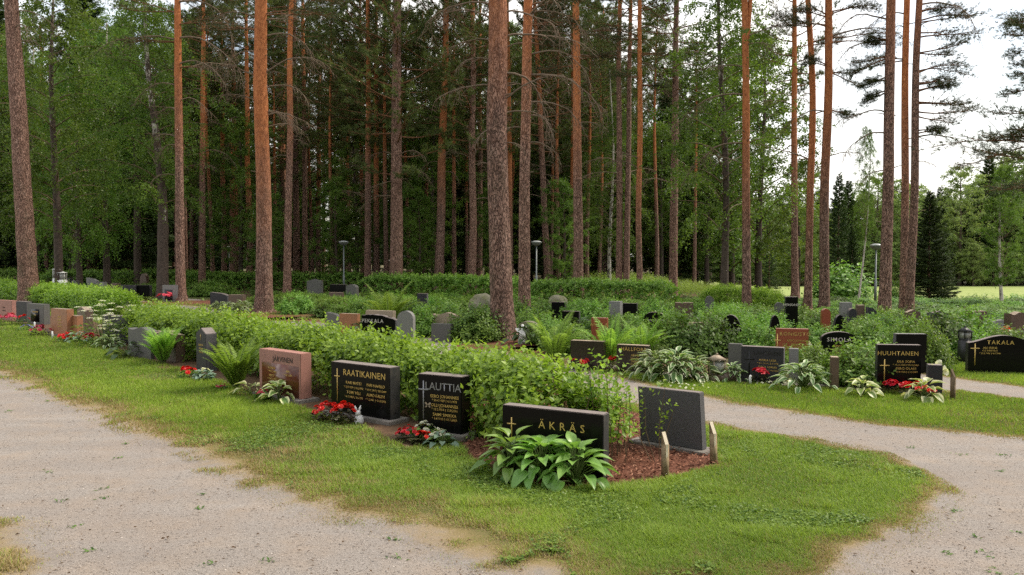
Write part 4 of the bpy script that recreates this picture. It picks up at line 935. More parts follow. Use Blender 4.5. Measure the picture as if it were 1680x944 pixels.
flowers('pink red begonias before the inset panel stone', gp(67, 552), 'pinkred', .22, .24, 16, 'bronze', .05, 13)
flowers('single red geranium above violet pansies', gp(39, 535), 'red', .14, .3, 6, 'shrub_dark', .05, 14)
flowers('violet and white pansies beside a red geranium', gp(43, 543), 'violet', .16, .14, 12, 'shrub', .035, 15)
flowers('pink red flowers at the photo edge before the pinkish stone', gp(13, 534), 'pinkred', .3, .3, 20, 'shrub_dark', .06, 16)
flowers('bright red begonia row, left half by cream hostas', front('huuhtanen', -.17, .3), 'red', .15, .17, 16, 'bronze', .045, 17)
flowers('bright red begonia row, middle by cream hostas', front('huuhtanen', .06, .32), 'red', .15, .17, 16, 'bronze', .045, 18)
flowers('bright red begonia clump lower right by cream hostas', front('huuhtanen', .2, .42), 'red', .14, .13, 14, 'bronze', .04, 19)
flowers('red geranium before dark grey gravestone with black cross', gp(1245, 632), 'red', .12, .24, 7, 'bronze', .055, 20)
flowers('red flowers below dark brown stone with tan top', gp(951, 608), 'red', .18, .2, 10, 'bronze', .05, 21)
flowers('red flowers under the vase shaped fern', gp(1008, 610), 'red', .18, .22, 8, 'bronze', .05, 22)
flowers('red flowers right of the vase shaped fern foot', gp(1026, 608), 'red', .14, .22, 5, 'bronze', .05, 23)
flowers('pink begonia under the black gravestone behind leaves', gp(1363, 583), 'pinkred', .2, .22, 14, 'bronze', .055, 24)
flowers('white petunias in front of the red granite gravestone', gp(1304, 578), 'white', .35, .25, 34, 'hosta_blue', .05, 25)
flowers('red flowers beside the lying oval stone', at(1657, YH, 17.5).xy.to_3d(), 'red', .16, .35, 6, 'shrub_dark', .07, 26)
flowers('red flowers below dark stone under white lanterns', gp(100, 479), 'red', .5, .35, 14, 'shrub_dark', .09, 27)
flowers('red and white flowers before pale square stone with panel', gp(272, 497), 'pinkred', .35, .4, 12, 'iron', .09, 28)
flowers('single orange marigold at the edge of the near hostas', gp(905, 796), 'orange', .022, .035, 2, 'shrub', .016, 29, lsize=.02)
flowers('row of small white edging flowers below dark grey gravestone', gp(1268, 633), 'white', .3, .07, 40, 'shrub', .016, 30)
flowers('small white edging flowers below the widest hosta clump', gp(1125, 634), 'white', .5, .06, 50, 'shrub', .016, 31)
# white umbel plant
rg = np.random.default_rng(5); g = Geo(); gs = Geo(); gl = Geo(); b = gp(172, 566)
for i in range(42):
    a = rg.uniform(0, 6.28); r_ = rg.uniform(.05, .62); h = rg.uniform(.35, .98) - .15 * r_; tip = np.array([r_ * math.cos(a), r_ * math.sin(a), h])
    tube(gs, [(.1 * math.cos(a), .1 * math.sin(a), 0), tip * [.6, .6, .6], tip], [.006, .005, .003], 4, cap=False)
    n = 44; q = rg.uniform(0, 6.28, n); w = .085 * np.sqrt(rg.random(n)); c = tip + np.column_stack([w * np.cos(q), w * np.sin(q), .03 - w * .3])
    leaves(g, c, rg.normal(size=(n, 3)) * [1, 1, .2], np.array([0, 0, 1.]) + rg.normal(0, .3, (n, 3)), .024, .022, T_DIA, rg.random(n))
n = 260; a = rg.uniform(0, 6.28, n); rr = .65 * np.sqrt(rg.random(n)); leaves(gl, np.column_stack([rr * np.cos(a), rr * np.sin(a), rg.uniform(.06, .6, n) * (1 - .5 * rr)]), np.column_stack([np.cos(a), np.sin(a), rg.uniform(-.2, .5, n)]), np.array([0, 0, 1.]) + rg.normal(0, .3, (n, 3)), .11, .06, T_OVATE, rg.random(n))
r = thing('umbel_plant', 'tall plant with flat white umbel flowers before dark grey slab', 'flowers', (b.x, b.y, 0)); obj('blossoms', g.mesh('blossoms', M['white']), r); obj('stalks', gs.mesh('stalks', M['stem']), r); obj('foliage', gl.mesh('foliage', M['shrub']), r)

# ---------------------------------------------------------------- small grave furniture
g = Geo(); lathe(g, [(0, 0), (.05, .0), (.058, .03), (.052, .075), (.036, .10), (.022, .112), (0, .115)], 14); rb = thing('figurine', 'small white porcelain bunny figurine right of red begonias', 'figurine', front('raatikainen', .17, .17, .005), .3)
obj('body', g.mesh('body', M['porcelain']), rb)
g = Geo(); lathe(g, [(0, .098), (.022, .102), (.034, .125), (.03, .148), (.014, .16), (0, .162)], 12, (-.012, -.012, 0)); hd = obj('head', g.mesh('head', M['porcelain']), rb)
for sx in (-1, 1):
    g = Geo(); tube(g, [(-.012 + sx * .013, -.01, .15), (-.012 + sx * .024, -.004, .185), (-.012 + sx * .034, .002, .215)], [.010, .014, .004], 8); obj('ear', g.mesh('ear', M['porcelain']), hd)
g = Geo(); tube(g, [(-.05, -.03, .06), (-.035, -.06, .03), (-.045, -.07, .012)], [.014, .014, .012], 8); obj('paw', g.mesh('paw', M['porcelain']), rb)
def stake(label, px, py, h, tilt, mk='stake'):
    b = gp(px, py); g = Geo(); w = .024
    r = thing('wooden_stake', label, 'stake', (b.x, b.y, 0), .5, 'wooden stakes marking plots'); r.rotation_euler = (tilt * .3, tilt, .5)
    box(g, (-w, -w, -.05), (w, w, h - .1)); g.add([(-w, -w, h - .1), (w, -w, h - .1), (w, w, h - .1), (-w, w, h - .1), (-w, w, h), (w, w, h)], [(0, 3, 4), (1, 5, 2)], [(3, 2, 5, 4)])
    obj('post', g.mesh('post', M[mk], False), r)
    g = Geo(); g.add([(-w * .8, -w * .98, h - .1), (w * .8, -w * .98, h - .1), (w * .8, w * .98, h + .0015), (-w * .8, w * .98, h + .0015)], None, [(0, 1, 2, 3)])
    g.add([(-w * .5, -w - .002, h - .22), (w * .3, -w - .002, h - .2), (w * .5, -w - .002, h - .1), (-w * .5, -w - .002, h - .1)], None, [(0, 1, 2, 3)])
    obj('cut_end', g.mesh('cut_end', M['cut' if mk == 'stake' else 'brownstem'], False), r)
stake('wooden stake with pale cut end standing in the bark mulch', 1091, 785, .40, .0)
stake('wooden stake at the edge of plain dark grey slab and lawn', 1171, 764, .40, -.03)
stake('thin dark stake right of the cream edged hostas', 1563, 657, .42, .0, 'brownstem')
def lantern(label, loc, h, mk, w=.13, stand=0.0):
    r = thing('grave_lantern', label, 'lantern', loc, .2, 'lanterns on the graves'); g = Geo(); hw = w / 2
    if stand: box(g, (-hw * 1.1, -hw * 1.1, 0), (hw * 1.1, hw * 1.1, stand))
    box(g, (-hw, -hw, stand + .001), (hw, hw, stand + .03))
    for sx in (-1, 1):
        for sy in (-1, 1): box(g, (sx * hw * .98 - .008, sy * hw * .98 - .008, stand + .03), (sx * hw * .98 + .008, sy * hw * .98 + .008, stand + h - .08))
    obj('housing', g.mesh('housing', M[mk], False), r)
    g = Geo(); z = stand + h - .08; q = hw * 1.3
    g.add([(-q, -q, z), (q, -q, z), (q, q, z), (-q, q, z), (-hw * .3, -hw * .3, z + .07), (hw * .3, -hw * .3, z + .07), (hw * .3, hw * .3, z + .07), (-hw * .3, hw * .3, z + .07)], None, [(0, 1, 5, 4), (1, 2, 6, 5), (2, 3, 7, 6), (3, 0, 4, 7), (4, 5, 6, 7), (3, 2, 1, 0)]); box(g, (-.012, -.012, z + .07), (.012, .012, z + .1))
    obj('roof', g.mesh('roof', M[mk], False), r)
    g = Geo(); box(g, (-hw * .86, -hw * .86, stand + .031), (hw * .86, hw * .86, stand + h - .082)); obj('glass_pane', g.mesh('glass_pane', M['glass'], False), r)
lantern('black iron lantern in the shrubs left of the long bell topped gravestone', at(1586, YH, 14.4).xy.to_3d() , .24, 'iron', .15, .42)
lantern('small dark lantern right of the round shouldered black gravestone', at(1227, YH, 16.2).xy.to_3d(), .22, 'iron', .13, .3)
lantern('tan stone lantern beside the widest white edged hosta clump', gp(1176, 626), .34, 'tan_st', .19, .08)
lantern('white lantern, left of two, above dark stone at far left', at(93.5, YH, 40).xy.to_3d(), .55, 'whitepaint', .32, .9)
lantern('white lantern, right of two, above dark stone at far left', at(101.5, YH, 40).xy.to_3d(), .45, 'whitepaint', .32, .82)
r = thing('lying_rock', 'squarish reddish grey rock lying by the stone lantern foot', 'rock', gp(1190, 627), .2); obj('rock', boulder_mesh(.33, .16, .25, M['brown_st'], 31), r)
def candle(label, px, py, h):
    g = Geo(); b = gp(px, py); lathe(g, [(0, 0), (.02, 0), (.02, h), (.006, h + .01), (0, h + .012)], 10); r = thing('grave_candle', label, 'candle', b, 0, 'white grave candles'); obj('candle_body', g.mesh('candle_body', M['whitepaint']), r)
candle('white candle tube at the taller orange brown stone foot', 86, 556, .17); candle('white candle tube between grey inset panel stone and begonias', 57, 541, .2); candle('pale green glass candle left of red geranium by dark grey gravestone', 1231, 633, .15)
g = Geo(); b = front('huuhtanen', .48, .1)
for k_, (dx, dz, az) in enumerate(((0, .33, .3), (.05, .38, 1.6), (-.05, .36, 3.4), (.03, .30, 5.2))):
    th = np.arange(9) / 8 * 6.28; tip = np.array([dx, -.02, dz]); ax = unit(np.array([math.cos(az) * .8, math.sin(az) * .8 - .4, .25])); x = unit(np.cross(ax, [0, 0, 1.])); y = np.cross(ax, x)
    rim = tip + ax * .10 + (x[None] * np.cos(th)[:, None] + y[None] * np.sin(th)[:, None]) * .05; V = np.vstack([tip, rim]); g.add(V, [(0, i, i + 1) for i in range(1, 9)])
r = thing('calla_lilies', 'white trumpet shaped flowers right of the cream edged hosta', 'flowers', b, 0, 'bedding flowers at the graves'); obj('blossoms', g.mesh('blossoms', M['white']), r)
g = Geo()
for dx, dz in ((0, .33), (.05, .38), (-.05, .36), (.03, .30)): tube(g, [(0, 0, 0), (dx * .6, -.01, dz * .6), (dx, -.02, dz)], .004, 5)
obj('stalks', g.mesh('stalks', M['stem']), r)
r = thing('angel_figurine', 'small white angel figurine before the yellow mossy stone', 'figurine', front('moss', -.08, .12, .0), .2)
g = Geo(); lathe(g, [(0, .12), (.09, .12), (.07, .22), (.035, .34), (.025, .37), (0, .375)], 10); lathe(g, [(0, 0), (.10, 0), (.10, .12), (0, .121)], 10); obj('body', g.mesh('body', M['porcelain']), r)
g = Geo(); lathe(g, [(0, .37), (.03, .385), (.038, .415), (.02, .445), (0, .45)], 10); obj('head', g.mesh('head', M['porcelain']), r)
for sx in (-1, 1):
    g = Geo(); leaves(g, [(sx * .02, .03, .26)], [(sx * .8, .25, .7)], [(0, -1, .2)], .16, .09, T_PETAL, [.5]); obj('wing', g.mesh('wing', M['porcelain']), r)
def lamp(label, px, pytop, D, tilt=0.0):
    z = zat(pytop, D); x = xat(px, D); r = thing('street_lamp', label, 'street lamp', (x, D, float(terr(x, D))), 0, 'grey lamp posts along the cemetery paths'); r.rotation_euler = (0, tilt, 0); h = z - float(terr(x, D))
    g = Geo(); tube(g, [(0, 0, 0), (0, 0, 1.0), (0, 0, 1.02), (0, 0, h - .28)], [.06, .06, .04, .036], 10); obj('post', g.mesh('post', M['post']), r)
    g = Geo(); lathe(g, [(0, h), (.12, h - .01), (.27, h - .06), (.28, h - .10), (.12, h - .11)], 20); obj('lamp_cover', g.mesh('lamp_cover', M['lampwhite']), r)
    g = Geo(); lathe(g, [(.26, h - .105), (.22, h - .20), (.10, h - .27), (.037, h - .29)], 20); obj('lamp_shade', g.mesh('lamp_shade', M['post']), r)
lamp('slim grey lamp post with flat round head before dark spruces, left of centre', 564, 395, 44)
lamp('slim grey lamp post with flat round head right of the thickest pine', 880, 395, 42)
lamp('grey lamp post with round head standing behind a pine near the field', 1437, 400, 36)
lamp('thin leaning grey lamp post beside orange trunk at left', 377, 404, 60, -.02)

# ---------------------------------------------------------------- trees
def trunk_mesh(pts, rad, seg=14, mat=None, rough=.05, name='trunk', seed=0, knots=0):
    g = Geo(); tube(g, pts, rad, seg); V = g.V[0]; n = len(pts) * seg; rg = np.random.default_rng(seed)
    P = np.asarray(pts); k = np.repeat(np.arange(len(pts)), seg); c = P[k]
    d = V[:n] - c; th = np.tile(np.arange(seg) / seg * 6.283, len(pts))
    f = 1 + rough * 2 * (vnoise(np.cos(th) * 1.6 + 9 + seed, c[:, 2] * 1.5 + np.sin(th) * 1.6) - .5) + rough * (vnoise(np.cos(th) * 5 + seed, c[:, 2] * 6 + np.sin(th) * 5) - .5)
    # buttress towards the root flare
    fl = np.clip(1 - c[:, 2] / .5, 0, 1) ** 2; f = f * (1 + fl * .22 * np.cos(th * 5 + seed))
    for q in range(knots):
        kz = rg.uniform(1.5, P[-1][2] * .8); kt = rg.uniform(0, 6.28); dd = ((c[:, 2] - kz) / .12) ** 2 + (np.angle(np.exp(1j * (th - kt))) / .35) ** 2; f = f + .16 * np.exp(-dd)
    V[:n] = c + d * f[:, None]; return g.mesh(name, mat)
def limb(p0, az, el, Ln, bend, n=7, rg=None, wig=.06):
    P = [np.array(p0, float)]; a, e = az, el
    for i in range(n - 1):
        P.append(P[-1] + np.array([math.cos(a) * math.cos(e), math.sin(a) * math.cos(e), math.sin(e)]) * Ln / (n - 1))
        e += bend / (n - 1) + (rg.normal(0, wig) if rg is not None else 0); a += rg.normal(0, wig * 2) if rg is not None else 0
    return np.array(P)
def side_twigs(pts, f0, k, ln, rg, up=.15):
    """start points, directions of twigs along a branch"""
    t = np.linspace(f0, 1, k); s = np.linspace(0, 1, len(pts)); P = np.column_stack([np.interp(t, s, pts[:, i]) for i in range(3)])
    T = unit(np.column_stack([np.interp(t, s, np.gradient(pts[:, i])) for i in range(3)])); S = unit(np.cross(T, [0, 0, 1.0])) * np.where(np.arange(k) % 2, 1, -1)[:, None]
    Dr = unit(T * .75 + S * rg.uniform(.4, 1.0, k)[:, None] + np.column_stack([rg.normal(0, .15, k), rg.normal(0, .15, k), rg.normal(up, .2, k)]))
    return P, Dr, ln * (1.05 - .5 * t) * rg.uniform(.6, 1.2, k)
def pine_branch(gn, gl, p0, az, el, Ln, bend, rg, per=13, nl=.19, nw=.018, twigs=10, r0=.035, f0=.35, sp_=5):
    pts = limb(p0, az, el, Ln, bend, 8, rg); tube(gl, pts, np.linspace(r0, .006, 8), 5, cap=False)
    P, Dr, l = side_twigs(pts, f0, twigs, Ln * .42, rg)
    C, CD = [pts[-1:]], [unit(pts[-1:] - pts[-2:-1])]
    for i in range(len(P)):
        e = P[i] + Dr[i] * l[i]; tube(gl, [P[i], (P[i] + e) / 2 + [0, 0, .02], e], [.010, .007, .003], 3, cap=False)
        u = np.linspace(.3, 1.0, sp_)[:, None]; C.append(P[i] + Dr[i] * l[i] * u + rg.normal(0, .06, (sp_, 3))); CD.append(unit(Dr[i] + rg.normal(0, .45, (sp_, 3)) + [0, 0, .25]))
    needles(gn, np.vstack(C), np.vstack(CD), per, nl, nw, rg)
def pine_crown(seed, H=10, R=3.0, nb=48, per=15):
    rg = np.random.default_rng(seed); gn, gl = Geo(), Geo()
    for i in range(nb):
        t = (i + rg.random()) / nb; prof = min(1, .45 + t * 2.2) * (1 - .72 * max(0, (t - .3) / .7) ** 1.3)
        if t < .35 and rg.random() < .25: continue
        pine_branch(gn, gl, (0, 0, t * H * .97), i * 2.4 + rg.uniform(-.5, .5), -.1 + .75 * t + rg.normal(0, .12), R * prof * rg.uniform(.7, 1.2), .5, rg, per)
    return gn.mesh('crown', M['needle']), gl.mesh('limbs', M['limb'])
PCROWN = [pine_crown(s) for s in (1, 2, 3, 4)]
def dead_branch(p0, az, el, Ln, rg, r0=.02):
    g = Geo(); pts = limb(p0, az, el, Ln, -rg.uniform(.7, 1.5), 9, rg, .10); tube(g, pts, np.linspace(r0, .005, 9), 5, cap=False)
    P, Dr, l = side_twigs(pts, .3, int(6 + Ln * 5), Ln * .46, rg, -.25)
    for i in range(len(P)):
        q = limb(P[i], math.atan2(Dr[i][1], Dr[i][0]), math.asin(max(-1, min(1, Dr[i][2]))), l[i], -.6, 5, rg, .14); tube(g, q, np.linspace(.008, .003, 5), 3, cap=False)
        if l[i] > .35:
            for f_ in (2, 3): q2 = limb(q[f_], rg.uniform(0, 6.28), rg.uniform(-1, .3), l[i] * .4, -.5, 4, rg, .1); tube(g, q2, np.linspace(.005, .0025, 4), 3, cap=False)
    return g
PINES = []
def pine(label, xb, xt, D, wpx, h0py=140, cbpy=-60, H=21, cv=0, R=1.0, dead=6, dz=(200, -40), moss=.3, pads=(), bow=0.0, fork=None, deads=(), cscale=None):
    x0 = xat(xb, D); zt0 = float(terr(x0, D)); ztop = zat(0, D) - zt0; lean = (xat(xt, D) - x0) / ztop
    dia = wpx / F * D; sd = hash_(label); rg = np.random.default_rng(sd)
    r = thing('pine_tree', label, 'pine tree', (x0, D, zt0), 0, 'tall pines standing among the graves')
    zz = np.concatenate([[-.1, 0, .12, .3, .6], np.linspace(1.0, H, 34)])
    bx = bow * np.sin(np.clip(zz / ztop, 0, 1) * math.pi)
    C = np.column_stack([lean * zz + bx + .09 * (vnoise(zz * .25 + sd, zz * 0 + 3) - .5), .09 * (vnoise(zz * .25, zz * 0 + sd) - .5), zz])
    rad = dia / 2 * (1.0 - .62 * (zz / H) ** 1.4) * (1.07) + dia / 2 * .38 * np.exp(-np.maximum(zz, 0) / .35) + dia * .06 * np.exp(-np.maximum(zz, 0) / 2.0)
    me = trunk_mesh(C, rad, 20 if D < 30 else 12, M['pine'], .05, seed=sd % 97, knots=6 if D < 32 else 2)
    tr = obj('trunk', me, r); tr.color = (max(.0, (zat(h0py, D) - zt0)) / 30, moss, 0, 1)
    cz = max(3.0, zat(cbpy, D) - zt0); cx = np.interp(cz, zz, C[:, 0])
    if cscale != 0:
        s = (H * 1.02 - cz) / 10.0; n_, l_ = PCROWN[cv % 4]; kx = R * (cscale or 1)
        cr = obj('crown', n_, r, (cx, 0, cz), rg.uniform(0, 6.28), (kx, kx, s)); l = obj('limbs', l_, r, (cx, 0, cz), cr.rotation_euler.z, (kx, kx, s)); l.color = (0, 0, 0, 1)
        l.data = l_
    if pads:
        gn = Geo()
        for py, dpx, up in [q for a in pads for q in (a, (a[0] + rg.uniform(-9, 9), a[1] * rg.uniform(.75, 1.0), a[2] + rg.uniform(-.15, .15)))]:
            z = zat(py, D) - zt0; Ln = abs(dpx) / F * D; gl = Geo()
            pine_branch(gn, gl, (np.interp(z, zz, C[:, 0]), 0, z), (0 if dpx > 0 else math.pi) + rg.uniform(-.45, .45), up, Ln, -up * .8 - .1, rg, 9, .115, .011, 17, .03, .34, 6)
            obj('limb', gl.mesh('limb', M['limb']), r)
        obj('crown', gn.mesh('crown', M['needle_pad']), r)
    zlo, zhi = zat(dz[0], D) - zt0, zat(dz[1], D) - zt0
    todo = [(rg.uniform(zlo, zhi), (0 if rg.random() < .5 else math.pi) + rg.uniform(-1.1, 1.1), rg.uniform(.1, .55), rg.uniform(.7, 2.3)) for _ in range(dead)]
    todo += [(zat(py, D) - zt0, (0 if dpx > 0 else math.pi) + rg.uniform(-.3, .3), up, abs(dpx) / F * D * 1.15) for py, dpx, up in deads]
    for z, az, el, Ln in todo:
        k = np.interp(z, zz, rad) * .6; me = dead_branch((np.interp(z, zz, C[:, 0]) + k * math.cos(az), k * math.sin(az), z), az, el, Ln, rg, .013 + .009 * Ln).mesh('dead_branch', M['twig'])
        obj('dead_branch', me, r)
    for k_ in range(int(6 if D < 40 else 3)):        # short broken stubs
        z = rg.uniform(2.5, ztop * .95); az = rg.uniform(0, 6.28); k = np.interp(z, zz, rad)
        g = Geo(); tube(g, limb((np.interp(z, zz, C[:, 0]) + k * .8 * math.cos(az), k * .8 * math.sin(az), z), az, .3, rg.uniform(.12, .35), -.2, 3, rg), [.018, .014, .008], 5); obj('branch_stub', g.mesh('branch_stub', M['twig']), r)
    if fork:
        z = zat(fork[0], D) - zt0; p = np.array([np.interp(z, zz, C[:, 0]), 0, z]); dx = fork[1] / F * D
        g = Geo(); tube(g, [p, p + [dx * .5, .05, .8], p + [dx, .1, 2.2], p + [dx * 1.1, .1, 9]], [dia * .32, dia * .30, dia * .27, dia * .1], 10); o = obj('limb', g.mesh('limb', M['pine']), r); o.color = (0, 0, 0, 1)
    PINES.append((xb, D, dia)); return r

# near and middle pines, by where they stand
pine('pine with the thickest trunk, standing at the centre behind the leafy hedge', 824, 815, 18.6, 33, 40, -300, 22, 0, 1.2, 0, (260, 0), .7, deads=[(30, -95, .45), (66, -70, .25), (140, -85, .1), (165, 95, .55), (270, -25, .2), (120, 130, -.1), (60, 120, .3), (8, -120, .3), (100, -60, .3), (185, 70, .2), (215, -45, .0), (20, 100, .2), (235, 40, .1)])
pine('broad straight pine between the front hedge and dark sloping stones, left of centre', 432, 432, 28, 23, 300, -220, 22, 1, 1.2, 2, (260, -20), .5, deads=[(125, -90, .3), (30, -70, .4), (120, 100, .5), (145, 80, .4), (210, 60, .4), (35, 80, .3), (85, -75, .2), (165, -55, .3), (60, 95, .3), (185, 50, .2)], pads=[(25, 115, .15), (48, -100, .12), (-12, -125, .1), (-8, 120, .1)])
pine('grey brown pine with long straight trunk near the left photo edge', 47, 28, 33, 26, -150, -160, 23, 2, 1.1, 2, (150, -20), .9, deads=[(20, 60, .2)])
pine('slim pine with red orange upper trunk beside the pale square stone', 296, 297, 35, 13.5, 190, -70, 21, 3, .9, 3, (300, 0), .3, deads=[(65, -110, .25), (62, 120, .1), (225, -60, .4), (238, -50, .1), (105, 100, .2), (3, 120, 0), (165, 60, .3), (140, -70, .2)], pads=[(20, -115, .1), (40, 105, .1), (70, -80, .05), (110, 75, -.05), (5, 90, .2)])
pine('pine with slightly kinked orange trunk just right of the thickest pine', 860, 866, 24, 17, 120, -230, 21, 1, 1.0, 2, (300, 10), .4, deads=[(22, 100, .2), (123, 140, .0), (168, 90, .0), (210, -50, .2), (235, 60, .2), (55, 80, .35), (90, 110, .2), (190, 70, .0), (140, -60, .2)], pads=[(10, 85, .2), (42, 95, .05), (70, 60, .0)])
pine('orange trunk showing close behind the thickest pine', 838, 833, 45, 10, 330, -80, 21, 2, 1, 3, (260, 20), .1)
pine('straight pine with bright orange upper trunk, right of centre', 951, 942, 36, 14.5, 225, -70, 21, 3, 1, 4, (300, 20), .5, deads=[(28, -60, .3), (90, 60, .1), (130, -50, .2), (170, 45, .2)], pads=[(28, -75, .1), (58, 85, .1), (92, 65, .0), (110, -60, .0), (5, 70, .2)])
pine('slender brown pine right beside the bright orange topped one', 939, 938, 48, 8, 330, 60, 20, 0, 1, 3, (330, 150), .1)
pine('left stem of the grey pink pine pair right of centre', 1017, 1014, 42, 10, 60, 120, 21, 1, .95, 3, (330, 150), .3)
pine('right stem of the grey pink pine pair right of centre', 1028, 1033, 42, 9, 60, 100, 21, 2, .95, 3, (330, 150), .3)
pine('thin dark red pine right of the grey pink pair', 1049, 1047, 36, 9, 330, -40, 21, 3, .9, 6, (300, 10), .2, deads=[(46, 60, .2), (104, 45, 0)], pads=[(18, 65, .2), (58, -60, .1), (88, 70, .0), (128, -45, .0), (140, 40, -.1)])
pine('brown pine with pale right edge before the tall weeds', 1106, 1106, 38, 12.5, -60, 150, 20, 0, 1, 2, (330, 250), .2)
pine('slim orange pine forking near the top, left of the sky gap', 1227, 1219, 29, 12.5, 300, -150, 20, 1, .8, 2, (300, 20), .2, fork=(85, 9), deads=[(110, -70, .3), (155, -110, .1), (235, -110, .05), (270, -70, .4), (60, 60, .4)])
pine('slim pine with grey brown bark, leftmost of three in the sky gap', 1304, 1297, 38, 10.5, 270, 165, 20, 2, .8, 3, (300, 160), .3)
pine('curving orange pine, middle of three in the sky gap', 1326, 1322, 29.5, 11, 330, -40, 20, 3, .75, 3, (300, 30), .2, bow=.12, pads=[(40, -60, .3), (70, 50, .2)])
pine('straight brick red pine, rightmost of three in the sky gap', 1352, 1353, 29, 14, 260, -60, 21, 0, .8, 2, (260, 20), .3, pads=[(45, -70, .2), (25, 75, .3), (70, 110, .05), (110, -45, .2), (120, 55, -.2), (180, 40, -.3), (30, -60, .4)], deads=[(60, 110, .3)])
pine('thickest pine of the right hand trio, pinkish trunk', 1452, 1455, 24.5, 16.5, 20, -240, 22, 1, .9, 0, (200, 20), .2, pads=[(95, -60, -.25), (125, -48, -.3), (150, -42, -.35), (65, -35, .1)], deads=[(32, -90, .3), (66, -80, .1), (185, -70, .35), (218, -75, .0), (280, -40, .0)])
pine('slender orange pine close behind the pinkish trunk', 1483, 1480, 27, 11.5, 250, -160, 21, 2, .7, 2, (240, 20), .2, pads=[(100, -50, 0.)], deads=[(240, 18, -.3), (40, 30, .3)])
pine('pinkish slim pine with layered foliage on its right side', 1496, 1500, 26.5, 12, 20, -140, 21, 3, .8, 0, (200, 20), .2, pads=[(35, 95, .25), (62, 105, .15), (88, 75, .1), (118, 95, .25), (140, 100, .2), (168, 92, .0), (190, 90, -.15), (215, 40, .1), (20, 60, .3), (150, 60, .3)], deads=[(225, 75, .2), (265, 30, .1), (8, 100, .1)])
pine('pine at the right photo edge with drooping foliage reaching in', 1755, 1750, 20, 18, 60, 40, 19, 0, 1.0, 0, pads=[(40, -125, .25), (75, -110, .2), (150, -95, .25), (190, -110, .05), (240, -190, .15), (265, -150, .05), (230, -120, .2), (300, -110, .0), (110, -80, .2), (215, -85, .1)])
for a in (
    ('dark slim pine first right of the broad straight pine', 470, 482, 40, 11.5, 190, 40, 20, 0, 1, 4, (260, 60)),
    ('dark slim pine second right of the broad straight pine', 502, 500, 53, 9, 150, 60, 21, 1, 1, 4, (300, 80)),
    ('pale barked pine standing between two dark slim pines', 486, 487, 55, 10.5, 20, 170, 20, 2, 1, 2, (300, 200)),
    ('small leaning orange pine left of the leftmost lamp post', 522, 527, 58, 8, 330, 150, 19, 3, .9, 5, (330, 200)),
    ('orange tinted slim pine left of the broad straight pine', 409, 409, 50, 9.5, 330, 60, 20, 0, .9, 5, (330, 60)),
    ('orange slim pine with leaning lamp post beside it', 387, 386, 55, 10, 340, 120, 20, 1, .9, 4, (330, 140)),
    ('thin shaded pine next to the leaning lamp post', 368, 368, 54, 8, 300, 150, 19, 2, .9, 4, (330, 160)),
    ('shaded pine leaning right, left of the leaning lamp post', 331, 339, 48, 10, 240, 130, 20, 3, .9, 4, (330, 140)),
    ('narrow left stem of a close pine trio left of centre', 594, 593, 50, 6.5, 320, 210, 19, 0, .9, 3, (330, 220)),
    ('middle stem of a close pine trio left of centre', 603, 606, 46, 10.5, 240, 190, 20, 1, 1, 3, (330, 210)),
    ('orange right stem of a close pine trio left of centre', 618, 620, 48, 9.5, 330, 200, 19, 2, 1, 3, (330, 210)),
    ('big grey barked pine hidden by foliage above, behind the large dark fern', 649, 653, 42, 19.5, -100, 250, 20, 3, 1.2, 3, (330, 250)),
    ('leaning pine with orange patch high up, between grey barked and thickest pines', 719, 735, 44, 14, 290, 150, 20, 0, 1.1, 5, (330, 60)),
    ('dark pine left of a thin pair close to the thickest pine', 775, 776, 44, 12, 40, 240, 19, 1, 1, 4, (330, 180)),
    ('thin brown pine right of a dark one close to the thickest pine', 786, 789, 50, 9, 180, 230, 19, 2, 1, 4, (330, 180)),
    ('tan thin pine behind the kinked orange trunk', 852, 852, 60, 6.5, 300, 190, 18, 3, .9, 2, (330, 200)),
    ('leaning brown pine right of the lamp post near the thickest pine', 900, 876, 46, 10.5, 200, 240, 19, 0, .9, 4, (330, 240)),
    ('slim pine in shade, first from the left photo edge', 10, 10, 62, 11, 300, 260, 20, 1, 1, 3, (330, 240)),
    ('dark slim pine just right of the grey brown left pine', 76, 74, 58, 7.5, 340, 290, 19, 2, 1, 3, (350, 280)),
    ('thin dark pine in the deep shade at left', 138, 138, 66, 6.5, 320, 330, 18, 3, .8, 2, (370, 330)),
    ('thin pine with orange glow above the hedge at left', 157, 157, 60, 7.5, 380, 310, 18, 0, .8, 3, (360, 320)),
    ('pale grey trunk beside a round dark bush at left', 188, 189, 62, 8.5, 100, 330, 19, 1, .9, 1, (360, 330)),
    ): pine(*a[:6], a[6] + 45, *a[7:9], a[9] * 1.2, a[10] + 4, *a[11:], moss=.25)

